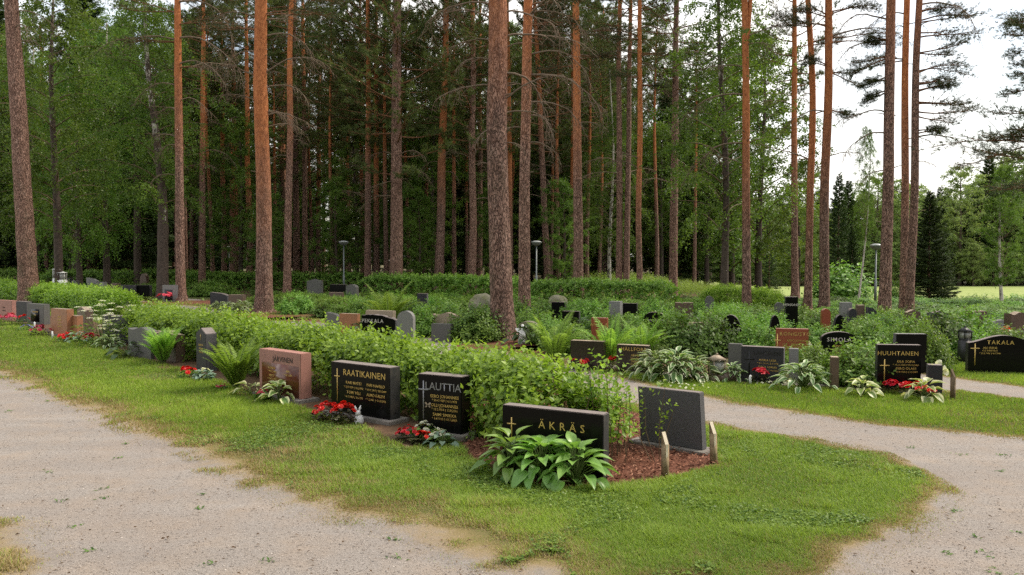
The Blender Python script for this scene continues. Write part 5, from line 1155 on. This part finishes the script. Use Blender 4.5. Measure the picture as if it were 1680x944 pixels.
# broadleaf trees: hanging birch twigs
def birch_parts(seed, H=16, cb=3.5, R=3.2, nl=24000, mk='birch_leaf', ls=.105, droop=1.0, dens_top=1.0):
    rg = np.random.default_rng(seed); gl, gk = Geo(), Geo(); nb = 46; S0, SD, SL = [], [], []
    for i in range(nb):
        t = (i + rg.random()) / nb; z = cb + t * (H - cb) * .95; prof = (math.sin(math.pi * min(1, .22 + t * .72)) ** .8)
        pts = limb((0, 0, z), i * 2.4 + rg.uniform(-.5, .5), .75 - .2 * t, R * prof * rg.uniform(.7, 1.25), -1.0 * droop, 7, rg); tube(gk, pts, np.linspace(.035 * (1 - .6 * t) + .008, .005, 7), 4, cap=False)
        k = 13; cl = rg.uniform(.25, 1, 4); u = np.clip(cl[rg.integers(0, 4, k)] + rg.normal(0, .05, k), .1, 1); s = np.linspace(0, 1, 7); P = np.column_stack([np.interp(u, s, pts[:, j]) for j in range(3)])
        S0.append(P); SD.append(np.column_stack([rg.normal(0, .55, k) + np.cos(i * 2.4) * .3, rg.normal(0, .55, k) + np.sin(i * 2.4) * .3, rg.normal(-.65 * droop + .15, .35, k)])); SL.append(rg.uniform(.4, 1.5, k) * (.6 + .6 * droop))
    P, Dr, l = np.vstack(S0), unit(np.vstack(SD)), np.concatenate(SL); ns = len(P); per = max(1, nl // ns)
    u = rg.random((ns, per)); q = P[:, None] + Dr[:, None] * (l[:, None] * u)[..., None]; q[..., 2] -= .35 * droop * u ** 2 * l[:, None]; q += rg.normal(0, .075, q.shape)
    q = q.reshape(-1, 3); n = len(q); d = rg.normal(0, 1, (n, 3)) + [0, 0, -.7]
    leaves(gl, q, d, rg.normal(0, 1, (n, 3)) + [0, 0, .8], ls * rg.uniform(.7, 1.25, n), ls * .72 * rg.uniform(.7, 1.25, n), T_DIA, np.clip(np.repeat(np.repeat(rg.random(nb), k) * .55 + rg.random(ns) * .25, per) + rg.random(n) * .25, 0, 1))
    zz = np.array([-.1, 0, .15, .5] + list(np.linspace(1, H * .97, 12))); w = .012 * H
    C = np.column_stack([.2 * np.sin(zz * .35 + seed) * zz / H, .2 * np.cos(zz * .3) * zz / H, zz])
    tr = trunk_mesh(C, w * (1 - .88 * zz / H) + w * .5 * np.exp(-np.maximum(zz, 0) / .3) + .008, 9, M['birch'], .06, seed=seed)
    return tr, gk.mesh('limbs', M['brownstem']), gl.mesh('crown', M[mk])
def spruce_parts(seed, H=16, R=2.6, cb=.6, mk='spruce', ns=9000):
    rg = np.random.default_rng(seed); gn, gk = Geo(), Geo(); nb = int(H * 9); P, D_ = [], []
    for i in range(nb):
        t = ((i + rg.random()) / nb) ** .9; z = cb + t * (H - cb); Ln = R * (1 - t) ** .75 * rg.uniform(.72, 1.15) + .12
        pts = limb((0, 0, z), i * 2.4 + rg.uniform(-.4, .4), .1 + .5 * t - .25 * (1 - t), Ln, .35, 6, rg, .04); 
        if i % 2 == 0: tube(gk, pts, np.linspace(.02, .004, 6), 3, cap=False)
        k = max(3, int(ns / nb * (Ln / R) * 1.6)); u = rg.uniform(.12, 1.03, k); s = np.linspace(0, 1, 6); q = np.column_stack([np.interp(u, s, pts[:, j]) for j in range(3)])
        d = unit(pts[-1] - pts[0]); sd = np.array([-d[1], d[0], 0]); a = rg.uniform(-1, 1, k)
        q = q + sd * (a * .22 * Ln * (1.1 - u * .6))[:, None] + np.column_stack([np.zeros(k), np.zeros(k), -np.abs(rg.normal(0, .10, k)) * (Ln / R + .3)])
        P.append(q); D_.append(d * .7 + sd * a[:, None] * .8 + np.column_stack([np.zeros(k), np.zeros(k), rg.normal(-.35, .3, k)]))
    P, D_ = np.vstack(P), np.vstack(D_); needles(gn, P, D_, 4, .30, .055, rg, (.05, .55))
    zz = np.array([-.1, 0, .2] + list(np.linspace(.8, H, 9))); tr = trunk_mesh(np.column_stack([zz * 0, zz * 0, zz]), .011 * H * (1 - zz / H * .95) + .02, 8, M['pine'], .05, seed=seed)
    return tr, gk.mesh('limbs', M['brownstem']), gn.mesh('crown', M[mk])
def farpine_parts(seed, H=20, cb=9):
    zz = np.array([-.1, 0, .2] + list(np.linspace(1, H, 12))); tr = trunk_mesh(np.column_stack([.15 * np.sin(zz * .3 + seed), zz * 0, zz]), .19 * (1 - zz / H * .8) + .06 * np.exp(-np.maximum(zz, 0) / .4), 9, M['pine'], .05, seed=seed)
    return tr
YPC = [pine_crown(s, 12, 3.0, 84, 15) for s in (5, 6, 7)]
BIRCH = [birch_parts(11), birch_parts(12, 15, 2.2, 3.4), birch_parts(13, 17, 5, 3.0)]
ASPEN = [birch_parts(21, 13, 1.2, 3.0, 30000, 'leaf_light', .10, .35), birch_parts(22, 12, 1.0, 2.8, 26000, 'leaf_light', .11, .2)]
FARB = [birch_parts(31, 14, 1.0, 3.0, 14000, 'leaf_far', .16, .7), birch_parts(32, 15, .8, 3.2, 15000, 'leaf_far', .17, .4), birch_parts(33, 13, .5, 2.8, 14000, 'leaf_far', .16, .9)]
SPRUCE = [spruce_parts(41), spruce_parts(42, 17, 2.9, .9, ns=20000), spruce_parts(43, 15, 2.3, 1.0)]
FPT = [farpine_parts(s) for s in (1, 2)]
KIND = {'birch': (BIRCH, 16, 'birch_tree', 'birch tree'), 'aspen': (ASPEN, 12.5, 'leafy_tree', 'leafy tree'), 'farb': (FARB, 14, 'leafy_tree', 'leafy tree'), 'spruce': (SPRUCE, 16, 'spruce_tree', 'spruce tree')}
def tree(label, kind, x, y, H, v, rz, group, wide=1.0, bark=.5):
    parts, H0, nm, cat = KIND[kind]; tr, lb, cr = parts[v % len(parts)]; s = H / H0
    r = thing(nm, label, cat, (x, y, float(terr(x, y))), rz, group, (s * wide, s * wide, s))
    t_ = obj('trunk', tr, r); t_.color = (bark, .3, 0, 1) if kind != 'spruce' else (1, .3, 0, 1); obj('limbs', lb, r); obj('crown', cr, r); return r
def farpine(label, x, y, H, v, rz, group):
    s = H / 20; r = thing('pine_tree', label, 'pine tree', (x, y, float(terr(x, y))), rz, group, s); t_ = obj('trunk', FPT[v % 2], r); t_.color = (.3, .1, 0, 1)
    n_, l_ = PCROWN[v % 4]; obj('crown', n_, r, (0, 0, 6.5), 0, (1.15, 1.15, 1.35)); l = obj('limbs', l_, r, (0, 0, 6.5), 0, (1.15, 1.15, 1.35)); l.color = (0, 0, 0, 1)

# birches one can point to
def young_pine(label, px, D, H, v, cbpy):
    x = xat(px, D); r = thing('pine_tree', label, 'pine tree', (x, D, float(terr(x, D))), px * .31, 'pines with low hanging crowns'); s = H / 20
    t_ = obj('trunk', FPT[v % 2], r, sc=(s * .9, s * .9, s)); t_.color = (.25, .3, 0, 1); cz = zat(cbpy, D); n_, l_ = YPC[v % 3]; k = (H - cz) / 12
    obj('crown', n_, r, (0, 0, cz), 0, (.95, .95, k)); obj('limbs', l_, r, (0, 0, cz), 0, (.95, .95, k))
for i_, (px, D, H, cb) in enumerate(((452, 52, 17, 300), (545, 48, 18, 250), (572, 54, 16, 320), (633, 47, 19, 240), (668, 50, 17, 300), (698, 52, 18, 270), (745, 47, 18, 260), (766, 55, 16, 330), (805, 52, 17, 300), (905, 54, 16, 290), (965, 50, 18, 250), (915, 47, 18, 200), (1075, 48, 17, 150), (380, 58, 17, 290), (345, 52, 18, 200), (290, 55, 17, 250), (1140, 52, 16, 180), (985, 55, 17, 230), (510, 57, 17, 330), (605, 57, 17, 330), (840, 57, 17, 320), (720, 58, 16, 340))):
    young_pine('shaggy pine with low dark hanging crown between the bare trunks', px, D, H, i_, cb)

def own_birch(label, xb, xt, D, wpx, H, v, cb, dark, Rk=1.0, kind='birch', nb=None):
    x0 = xat(xb, D); z0 = float(terr(x0, D)); lean = (xat(xt, D) - x0) / (zat(0, D) - z0); dia = wpx / F * D; sd = hash_(label); rg = np.random.default_rng(sd)
    r = thing('birch_tree', label, 'birch tree', (x0, D, z0), 0, 'birches one can tell apart'); zz = np.concatenate([[-.1, 0, .12, .3, .6], np.linspace(1, H, 26)])
    C = np.column_stack([lean * zz + .12 * np.sin(zz * .5 + sd), .1 * np.sin(zz * .4), zz]); rad = dia / 2 * (1 - .85 * zz / H) * 1.1 + dia / 2 * .4 * np.exp(-np.maximum(zz, 0) / .35)
    t_ = obj('trunk', trunk_mesh(C, rad, 14, M['birch'], .09, seed=sd % 89, knots=5), r); t_.color = (dark, .2, 0, 1)
    tr, lb, cr = KIND[kind][0][v]; s = H / KIND[kind][1]; k = s * Rk
    o = obj('limbs', lb, r, (lean * H * .5, 0, cb), 1.0 + sd, (k, k, s * .9)); obj('crown', cr, r, (lean * H * .5, 0, cb), 1.0 + sd, (k, k, s * .9)); return r
own_birch('thick leaning birch with rough dark bark and pale patches behind the pale square stone', 270, 248, 37.5, 18, 15, 0, 1.2, .28, 1.0)
own_birch('dark mossy birch with leafy crown left of the forked orange pine', 1192, 1178, 32, 12.5, 16, 1, .6, .33, .95)
own_birch('slim white birch trunk with black marks right of centre', 1003, 1001, 47, 6.5, 13, 2, -1.5, -.1, .8)
own_birch('pale patched birch in the shade at left', 122, 116, 55, 6.5, 14, 0, -.5, .1, 1.0)
own_birch('young thin birch leaning right beside the far lamp post', 1411, 1440, 36, 3, 8.2, 2, .4, -.1, .42)
own_birch('young light green tree with thin orange trunk before the hay field', 1645, 1647, 33, 5, 6.4, 1, .3, -.1, .75, 'aspen')
G = 'birches with hanging leaves at left'
for lab, px, D, H, v, cb in (('leafy birch with hanging twigs filling the top left corner', 95, 40, 17, 0, 0), ('leafy birch behind the grey brown left pine', 175, 46, 17, 1, 0), ('leafy birch reaching over the thick leaning birch', 225, 50, 18, 2, 0), ('leafy birch cut by the left photo edge', -25, 50, 18, 1, 0), ('leafy birch in shade between the second and third pines from the left', 130, 44, 14, 1, 0), ('leafy birch above the white lanterns', 60, 52, 16, 0, 0), ('leafy birch behind the shaded leaning pine', 330, 54, 16, 2, 0)):
    tree(lab, 'birch', xat(px, D), D, H, v, px * .7, G, 1.05)
G = 'leafy trees in the shade of the wood'
for lab, px, D, H, v in (('bright leafy understorey tree behind the leftmost lamp post', 545, 62, 9.5, 0), ('leafy understorey tree right of the leftmost lamp post', 690, 58, 9, 1), ('round dark bushy tree in the gap at left', 208, 66, 4.6, 1), ('leafy tree between thickest pine and pine pair', 985, 60, 15, 0), ('leafy tree behind the thin dark red pine', 1075, 62, 13, 1), ('drooping light birch behind the brown pine with pale edge', 1085, 56, 12, 0), ('leafy tree behind dark mossy birch', 1160, 58, 15, 1), ('tall leafy tree left of the sky gap', 1245, 58, 19, 0), ('second tall leafy tree close left of the sky gap', 1200, 62, 20, 1), ('leafy tree left of the brick red pine', 1310, 66, 12, 1), ('low leafy tree under the left pines', 440, 46, 6, 1), ('bright leafy bush tree low behind the leftmost lamp post', 552, 46.5, 6.6, 0), ('leafy bush tree behind the big grey barked pine', 688, 45, 6.2, 1), ('leafy bush tree close behind the kinked orange trunk', 815, 46, 6.4, 0), ('tall leafy tree in the shade behind the leftmost lamp post', 585, 49, 11, 0), ('tall leafy tree between grey barked and thickest pines', 712, 48, 11.5, 1), ('tall leafy tree in the shade left of the broad straight pine', 395, 50, 11, 0), ('leafy bush tree by the bright orange topped pine', 925, 44, 6.6, 1)):
    tree(lab, 'aspen' if 'birch' not in lab else 'birch', xat(px, D), D, H, v, px * .9, G, 1.1)
G = 'spruces one can tell apart'
for lab, px, D, H, v, w in (('dark dense spruce standing alone before the hay field', 1524, 44, 6.0, 1, 1.4), ('low dark spruce at the right skirt of the dark dense one', 1545, 45, 4.2, 0, 1.5), ('slim pointed spruce right of the brick red pine', 1375, 52, 9.2, 2, 1.0), ('short spruce right of the slim pointed one', 1398, 47, 4.4, 1, 1.0), ('pale young spruce beyond the tall weeds', 1262, 78, 7.5, 0, 1.0)):
    tree(lab, 'spruce', xat(px, D), D, H, v, px, G, w)
# the wood behind
rg = np.random.default_rng(99)
for i in range(150):
    px = rg.uniform(-130, 1190) if i % 8 else rg.uniform(-250, -60); D = rg.uniform(56, 98) if i % 3 else rg.uniform(60, 78); x = xat(px, D)
    q = rg.random()
    if q < .47: tree('dark spruce in the dense wood behind the graves', 'spruce', x, D, rg.uniform(13, 24), i, rg.uniform(0, 6.28), 'spruces of the wood behind', rg.uniform(.95, 1.25))
    elif q < .78: farpine('slender pine in the dense wood behind the graves', x, D, rg.uniform(18, 23), i, rg.uniform(0, 6.28), 'pines of the wood behind')
    else: tree('leafy birch in the dense wood behind the graves', 'birch', x, D, rg.uniform(13, 19), i, rg.uniform(0, 6.28), 'birches of the wood behind')
for i in range(46):
    px = -140 + 1340 * (i + rg.random()) / 46; D = rg.uniform(100, 135)
    tree('dark spruce in the dense wood behind the graves', 'spruce', xat(px, D), D, rg.uniform(14, 23), i, rg.uniform(0, 6.28), 'spruces of the wood behind', 1.15)
# unseen spruces added behind the viewer to block low sky and darken facing sides
for i in range(22):
    a = math.radians(-175 + 170 * (i + rg.random()) / 22); q = rg.uniform(16, 30)
    tree('unseen dark spruce added behind the viewer to block low sky light', 'spruce', q * math.cos(a), q * math.sin(a) + 2, rg.uniform(13, 19), i, rg.uniform(0, 6.28), 'unseen spruces added behind the viewer', 1.3)
# trees across the hay field
for i in range(84):
    px = 1150 + 640 * (i + rg.random()) / 84; D = rg.uniform(112, 122) if i % 2 else rg.uniform(120, 138)
    hh = np.interp(px, [1150, 1240, 1290, 1400, 1540, 1600, 1680, 1790], [15, 14.5, 13, 14, 14.5, 16.5, 18.5, 19]) * rg.uniform(.82, 1.1)
    if rg.random() < .34: tree('pointed spruce in the tree line across the hay field', 'spruce', xat(px, D), D, hh * 1.0, i, rg.uniform(0, 6.28), 'trees across the hay field', 1.2)
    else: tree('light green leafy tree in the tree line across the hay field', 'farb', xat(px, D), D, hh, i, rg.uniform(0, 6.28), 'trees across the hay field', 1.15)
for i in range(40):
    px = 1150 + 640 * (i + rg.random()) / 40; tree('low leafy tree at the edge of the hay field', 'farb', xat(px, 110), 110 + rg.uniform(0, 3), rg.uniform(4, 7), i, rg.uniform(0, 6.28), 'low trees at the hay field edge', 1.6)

# hedges and shrubs farther back
def hz(pxa, pxb, D0, D1): return np.array([(xat(pxa + (pxb - pxa) * t, D0 + (D1 - D0) * t), D0 + (D1 - D0) * t) for t in np.linspace(0, 1, 6)])
hedge('clipped hedge at the far left photo edge behind a lawn strip', hz(-90, 62, 50, 50), 1.3, 1.25, 190, .13, .08, 'shrub', k=7, stems=False, ragged=.05)
hedge('clipped hedge behind the white lanterns at far left', hz(66, 330, 48, 52), 1.3, 1.2, 190, .13, .08, 'shrub', k=7, stems=False, ragged=.12)
hedge('low bright hedge behind the broad straight pine', hz(305, 600, 50, 46), 1.3, 1.05, 190, .13, .08, 'shrub', k=7, stems=False, ragged=.08)
hedge('leafy hedge below the dark wood at centre', hz(600, 860, 42, 38), 1.3, 1.05, 220, .12, .075, 'shrub', k=7, stems=False, ragged=.12)
hedge('leafy hedge below the pines right of centre', hz(870, 1110, 36, 33), 1.2, .95, 220, .11, .07, 'shrub', k=7, stems=False, ragged=.12)
hedge('yellow green low fern bank around the birch foot', hz(1155, 1280, 30.5, 29), 1.0, .75, 300, .13, .035, 'yellowleaf', k=7, stems=False, ragged=.2, group='low green banks', name='fern_bank')

def near_stone(x, y):
    best = sorted(STONES.items(), key=lambda kv: (kv[1][0].x - x) ** 2 + (kv[1][0].y - y) ** 2)[0]; return best
SHORT = {'akras': 'low black stone with spaced surname', 'lauttia': 'black stone with grey surname', 'raatikainen': 'black four name stone', 'jarvinen': 'reddish pink stone', 'back': 'plain dark grey slab', 'obelisk': 'narrow pointed stone', 'twin_b': 'rough brown grey slab', 'twin_a': 'grey brown slab', 'umbel': 'slab with white umbels', 'brownpeak': 'brown gabled stone', 'orange_small': 'shorter orange brown stone', 'orange_tall': 'taller orange brown stone', 'inset': 'inset panel stone', 'darkslim': 'dark slim stone', 'pinkleft': 'pinkish edge stone', 'huuhtanen': 'black stone with cream hostas', 'maria': 'dark grey stone with black cross', 'hallfors': 'dark stone with gold surname', 'dark_tan': 'dark stone with tan top', 'takala': 'long bell topped black stone', 'huuh_back': 'dark slab with pale top edge', 'side_right': 'turned away dark stone', 'side_left': 'narrow brown stone edge', 'simo': 'black stone with pink begonia', 'rongisto': 'red granite stone', 'nieminen': 'round shouldered black stone', 'grey_maria': 'small light grey slab', 'grey_maria2': 'mottled grey slab', 'oval': 'black oval stone', 'brown_a': 'brown red stone with gold letters', 'lgrey_c': 'light grey ribbed stone', 'black_c': 'low black stone by ribbed one', 'black_d': 'square black stone', 'black_e': 'black speckled stone', 'boulder_e': 'pale rounded boulder', 'moss': 'yellow mossy stone', 'boulder_l': 'big brown boulder', 'grey_r': 'flat topped grey brown stone', 'pale_r': 'pale tan stone', 'white_c': 'tall pale grey stone', 'pekkala': 'rugged black stone', 'tan_p': 'tan stone', 'orange_c': 'small orange brown stone', 'grey_c': 'small leaning grey stone', 'gable': 'small grey gabled stone', 'black_b': 'wide black stone', 'pillar': 'grey pillar stone', 'brown_b': 'low brown stone', 'dark_l': 'dark sloping stone', 'dark_l2': 'brown black stone', 'panel_l': 'pale square stone', 'dark_mid1': 'low dark stone by ferns', 'brown_far_r': 'small brown gabled stone', 'dark_far_r': 'dark low stone', 'box_far_r': 'dark brown block stone', 'oval_far_r': 'pale lying oval stone', 'dark_edge_r': 'dark edge stone', 'black_far_c': 'black square stone', 'small_round': 'small dark round stone', 'gable_c': 'pale gabled stone', 'red_round': 'small reddish round stone', 'far_grey_r': 'pale flat stone', 'far_dark_r1': 'first little dark stone', 'far_dark_r2': 'little square dark stone', 'far_dark_r3': 'little slanted dark stone', 'curl_black': 'black curled stone', 'low_tan': 'long low wall stone', 'low_dark': 'wide low dark stone', 'round_grey_c': 'arched grey stone by birch'}
USED = {}
def place_shrub(x, y, R, H, v, rz, group='leafy shrubs among the graves'):
    k, s = near_stone(x, y); l = s[0]; dx, dy = x - l.x, y - l.y
    side = ('right of' if dx > 0 else 'left of') if abs(dx) > abs(dy) else ('behind' if dy > 0 else 'before')
    size = 'tall ' if H > .86 else ('low ' if H < .62 else '')
    lab = f'{size}{"dark" if v % 3 == 0 else "light green"} leafy shrub {side} the {SHORT.get(k, "far stones at left")}'
    if lab in USED: lab = lab.replace('shrub', ('shrub farther off', 'shrub still farther off', 'last shrub')[min(USED[lab], 3) - 1] , 1) if USED[lab] <= 3 else lab
    USED[lab] = USED.get(lab, 0) + 1
    return shrub(lab, x, y, R, H, v, rz, group)
STONE_BOX += [(605, 672, 480, 512, 21.5), (880, 950, 538, 590, 14.6), (974, 1042, 532, 598, 13.7), (1040, 1075, 548, 580, 14.5)]
# shrubs one can point to, then the rest of the planting between the rows
for px, py, R, H, v in ((1130, 585, .62, .95, 0), (1095, 580, .5, .85, 1), (1170, 583, .5, .8, 3), (1400, 632, .5, .66, 1), (1425, 622, .45, .66, 4), (1335, 622, .35, .55, 1), (1318, 600, .4, .42, 2), (1540, 583, .6, .9, 3), (1570, 580, .55, .85, 0), (1600, 572, .5, .9, 4), (1495, 588, .4, .95, 2), (1528, 610, .3, .8, 1), (780, 560, .6, .85, 3), (760, 555, .5, .7, 0), (690, 553, .45, .75, 1), (1245, 585, .5, .7, 4), (1420, 580, .5, .8, 2), (1180, 560, .5, .7, 5)):
    p = gp(px, py); place_shrub(p.x, p.y, R, H, v, px * .37)
rg = np.random.default_rng(4); cnt = 0; taken = []
P2 = xy([(1700, 655), (1480, 640), (1200, 625), (1000, 606), (700, 547), (300, 494)])
for tries in range(16000):
    if cnt > 300: break
    px = rg.uniform(425, 1720); py = rg.uniform(486, 600)
    lim = np.interp(px, [425, 560, 700, 1000, 1200, 1480, 1720], [515, 528, 548, 604, 612, 615, 590])
    if py > lim: continue
    p = gp(px, py); R = rg.uniform(.4, .68); H = rg.uniform(.5, .9)
    H = max(.3, min(H, CAMZ - (np.interp(px, [425, 1000, 1230, 1330, 1560, 1720], [478, 486, 496, 500, 506, 506]) + rg.uniform(0, 10) - YH) * p.y / F))
    if L2.shape and (inside(np.array([[p.x, p.y]]), L2)[0] or inside(np.array([[p.x, p.y]]), L3)[0]): continue
    if p.x > 4 and p.y > 36: continue
    if any((p.x - a) ** 2 + (p.y - b) ** 2 < (.62 * (R + c)) ** 2 for a, b, c in taken): continue
    hw = R * .8 / p.y * F; top = YH + (CAMZ - H) / p.y * F; bad = False
    for a, b, c, d_, Ds in STONE_BOX:
        if p.y < Ds + .25 and px + hw * .8 > a and px - hw * .8 < b and top < c + (d_ - c) * .9 and p.y > Ds - 7: bad = True; break
    if bad or any(abs(px - a) < hw + 8 and p.y < b and p.y > b - 1.2 for a, b, c in PINES if b < 32): continue
    taken.append((p.x, p.y, R)); place_shrub(p.x, p.y, R, H, int(rg.integers(0, 6)), rg.uniform(0, 6.28)); cnt += 1
print('shrubs', cnt)
for tries in range(60):
    px = rg.uniform(-60, 440); py = rg.uniform(466, 488); p = gp(px, py)
    if inside(np.array([[p.x, p.y]]), L4)[0]: continue
    hw = .6 / p.y * F; H = rg.uniform(.5, .8); top = YH + (CAMZ - H) / p.y * F
    if any(p.y < Ds + .3 and px + hw > a and px - hw < b and top < d_ for a, b, c, d_, Ds in STONE_BOX): continue
    place_shrub(p.x, p.y, rg.uniform(.5, .8), H, int(rg.integers(0, 6)), rg.uniform(0, 6.28))
# bushes by the field and on the right
G = 'bushes along the near edge of the hay field'
for lab, px, D, R, H in (('tall bush before the hay field left of the thin orange trunk', 1605, 50, 1.5, 1.25), ('bush at foot of the thin orange trunk', 1635, 50, 1.3, .95), ('dark bush before the hay field at the right photo edge', 1672, 50, 1.3, 1.1), ('light leafy bush right of the brick red pine', 1378, 42, 1.6, 2.0), ('low bush under the dark dense spruce', 1560, 46, 1.2, .55), ('leafy bush between right hand pines', 1475, 44, .8, 1.6)):
    shrub(lab, xat(px, D), D, R, H, 1 + (px % 2), px, G, 'bush')
# tall weeds along the field edge and below the wood: nobody could count them
n = 26000; px = RG.uniform(960, 1760, n); D = RG.uniform(38, 62, n); lo = np.interp(px, [960, 1060, 1300, 1330, 1560, 1760], [46, 42, 40, 42, 36, 36]); D = np.maximum(D, lo + RG.uniform(0, 10, n))
x = (px - CX) / F * D; keep = fbm(x * .35, D * .35) > np.interp(px, [960, 1050, 1250, 1400, 1760], [.52, .36, .36, .5, .5]); x, D, px = x[keep], D[keep], px[keep]; n = len(x)
cap = CAMZ - terr(x, D) - (np.interp(px, [960, 1060, 1180, 1228, 1330, 1420, 1560, 1760], [445, 454, 472, 486, 490, 491, 495, 496]) + RG.normal(0, 4, n) - YH) * D / F
hh = RG.uniform(.5, 1.25, n) * (.55 + .9 * fbm(x * .5 + 3, D * .5)) * np.interp(px, [960, 1060, 1250, 1330, 1760], [.9, 1.35, 1.15, .45, .4]); g = Geo()
hh = np.clip(np.minimum(hh, cap), .08, 3); B = np.column_stack([x, D, terr(x, D)]); shoots(g, B, RG.normal(0, .16, (n, 3)) + [0, 0, 1], hh, 7, np.clip(.18 * hh, .05, .2)[:, None], np.clip(.06 * hh, .02, .06)[:, None], RG, .2, .55)
tag(obj('tall_weeds', g.mesh('tall_weeds', M['weed'])), 'bright tall weeds growing along the edge of the hay field', 'weeds', kind='stuff')
# ground cover between rows
n = 30000; px = RG.uniform(-100, 1750, n); py = RG.uniform(440, 560, n); u = (px - CX) / F; v = -(py - CY) / F; t_ = CAMZ / -(-sp + v * cp); ok = (t_ > 0) & (t_ < 62); P = np.column_stack([u * t_, (cp + v * sp) * t_])[ok]
bad = inside(P, L1) | inside(P, L2) | inside(P, L3) | inside(P, L4) | inside(P, gr) | (fbm(P[:, 0] * .6, P[:, 1] * .6) < .45); P = P[~bad]; n = len(P); a = RG.uniform(0, 6.28, n)
g = Geo(); leaves(g, np.column_stack([P, terr(P[:, 0], P[:, 1]) + .02]), np.column_stack([np.cos(a) * .6, np.sin(a) * .6, RG.uniform(.3, 1.2, n)]), np.array([0, 0, 1.]) + RG.normal(0, .4, (n, 3)), RG.uniform(.08, .26, n), RG.uniform(.03, .08, n), T_OVATE, RG.random(n))
tag(obj('undergrowth', g.mesh('undergrowth', M['shrub'])), 'low mixed green ground cover between the rows of graves', 'ground cover', kind='stuff')

# ---------------------------------------------------------------- sky, sun, camera
W = bpy.data.worlds.new('World'); SC.world = W; W.use_nodes = True; nt = W.node_tree; nt.nodes.clear()
SUN_EL, SUN_AZ = math.radians(50), math.radians(70)          # azimuth measured clockwise from the view direction: light comes from the right
o_ = nt.nodes.new('ShaderNodeOutputWorld'); b1 = nt.nodes.new('ShaderNodeBackground'); b2 = nt.nodes.new('ShaderNodeBackground'); mx = nt.nodes.new('ShaderNodeMixShader')
sky = nt.nodes.new('ShaderNodeTexSky'); sky.sky_type = 'NISHITA'; sky.sun_disc = False; sky.sun_elevation = SUN_EL; sky.sun_rotation = SUN_AZ; sky.air_density = 1.3; sky.dust_density = 3
tc = nt.nodes.new('ShaderNodeTexCoord'); mp = nt.nodes.new('ShaderNodeMapping'); mp.inputs['Scale'].default_value = (1.2, 1.2, 3.6); nz = nt.nodes.new('ShaderNodeTexNoise'); nz.inputs['Scale'].default_value = 1.9; nz.inputs['Detail'].default_value = 6; nz.inputs['Roughness'].default_value = .55
rp = nt.nodes.new('ShaderNodeMapRange'); rp.inputs[1].default_value = .40; rp.inputs[2].default_value = .58; rp.inputs[3].default_value = .2; rp.inputs[4].default_value = 1.0
L_ = nt.links.new
L_(tc.outputs['Generated'], mp.inputs[0]); L_(mp.outputs[0], nz.inputs['Vector']); L_(nz.outputs['Fac'], rp.inputs[0]); L_(sky.outputs[0], b1.inputs[0]); b1.inputs[1].default_value = .12
b2.inputs[0].default_value = (1.0, .975, .94, 1); b2.inputs[1].default_value = .95
L_(rp.outputs[0], mx.inputs[0]); L_(b1.outputs[0], mx.inputs[1]); L_(b2.outputs[0], mx.inputs[2]); L_(mx.outputs[0], o_.inputs[0])
sl = bpy.data.lights.new('sun', 'SUN'); sl.energy = 2.1; sl.angle = math.radians(12); sl.color = (1, .90, .76); so = bpy.data.objects.new('sun', sl); COL.objects.link(so)
dv = Vector((math.sin(SUN_AZ) * math.cos(SUN_EL), math.cos(SUN_AZ) * math.cos(SUN_EL), math.sin(SUN_EL))); so.rotation_euler = dv.to_track_quat('Z', 'Y').to_euler()
cam = bpy.data.cameras.new('camera'); cam.sensor_width = 36; cam.lens = 36 * F / 1680; cam.clip_end = 3000; cam.clip_start = .05; co = bpy.data.objects.new('camera', cam); COL.objects.link(co)
co.location = (0, 0, CAMZ); co.rotation_euler = (math.pi / 2 - PIT, 0, 0); SC.camera = co
SC.view_settings.view_transform = 'Standard'; SC.view_settings.look = 'None'; SC.view_settings.gamma = 1; SC.view_settings.use_curve_mapping = False; SC.view_settings.exposure = .93
SC.cycles.max_bounces = 6; SC.cycles.diffuse_bounces = 3; SC.cycles.glossy_bounces = 2; SC.cycles.transmission_bounces = 3; SC.cycles.transparent_max_bounces = 4
SC.cycles.use_denoising = False; SC.cycles.sample_clamp_indirect = 4; SC.cycles.caustics_reflective = False; SC.cycles.caustics_refractive = False
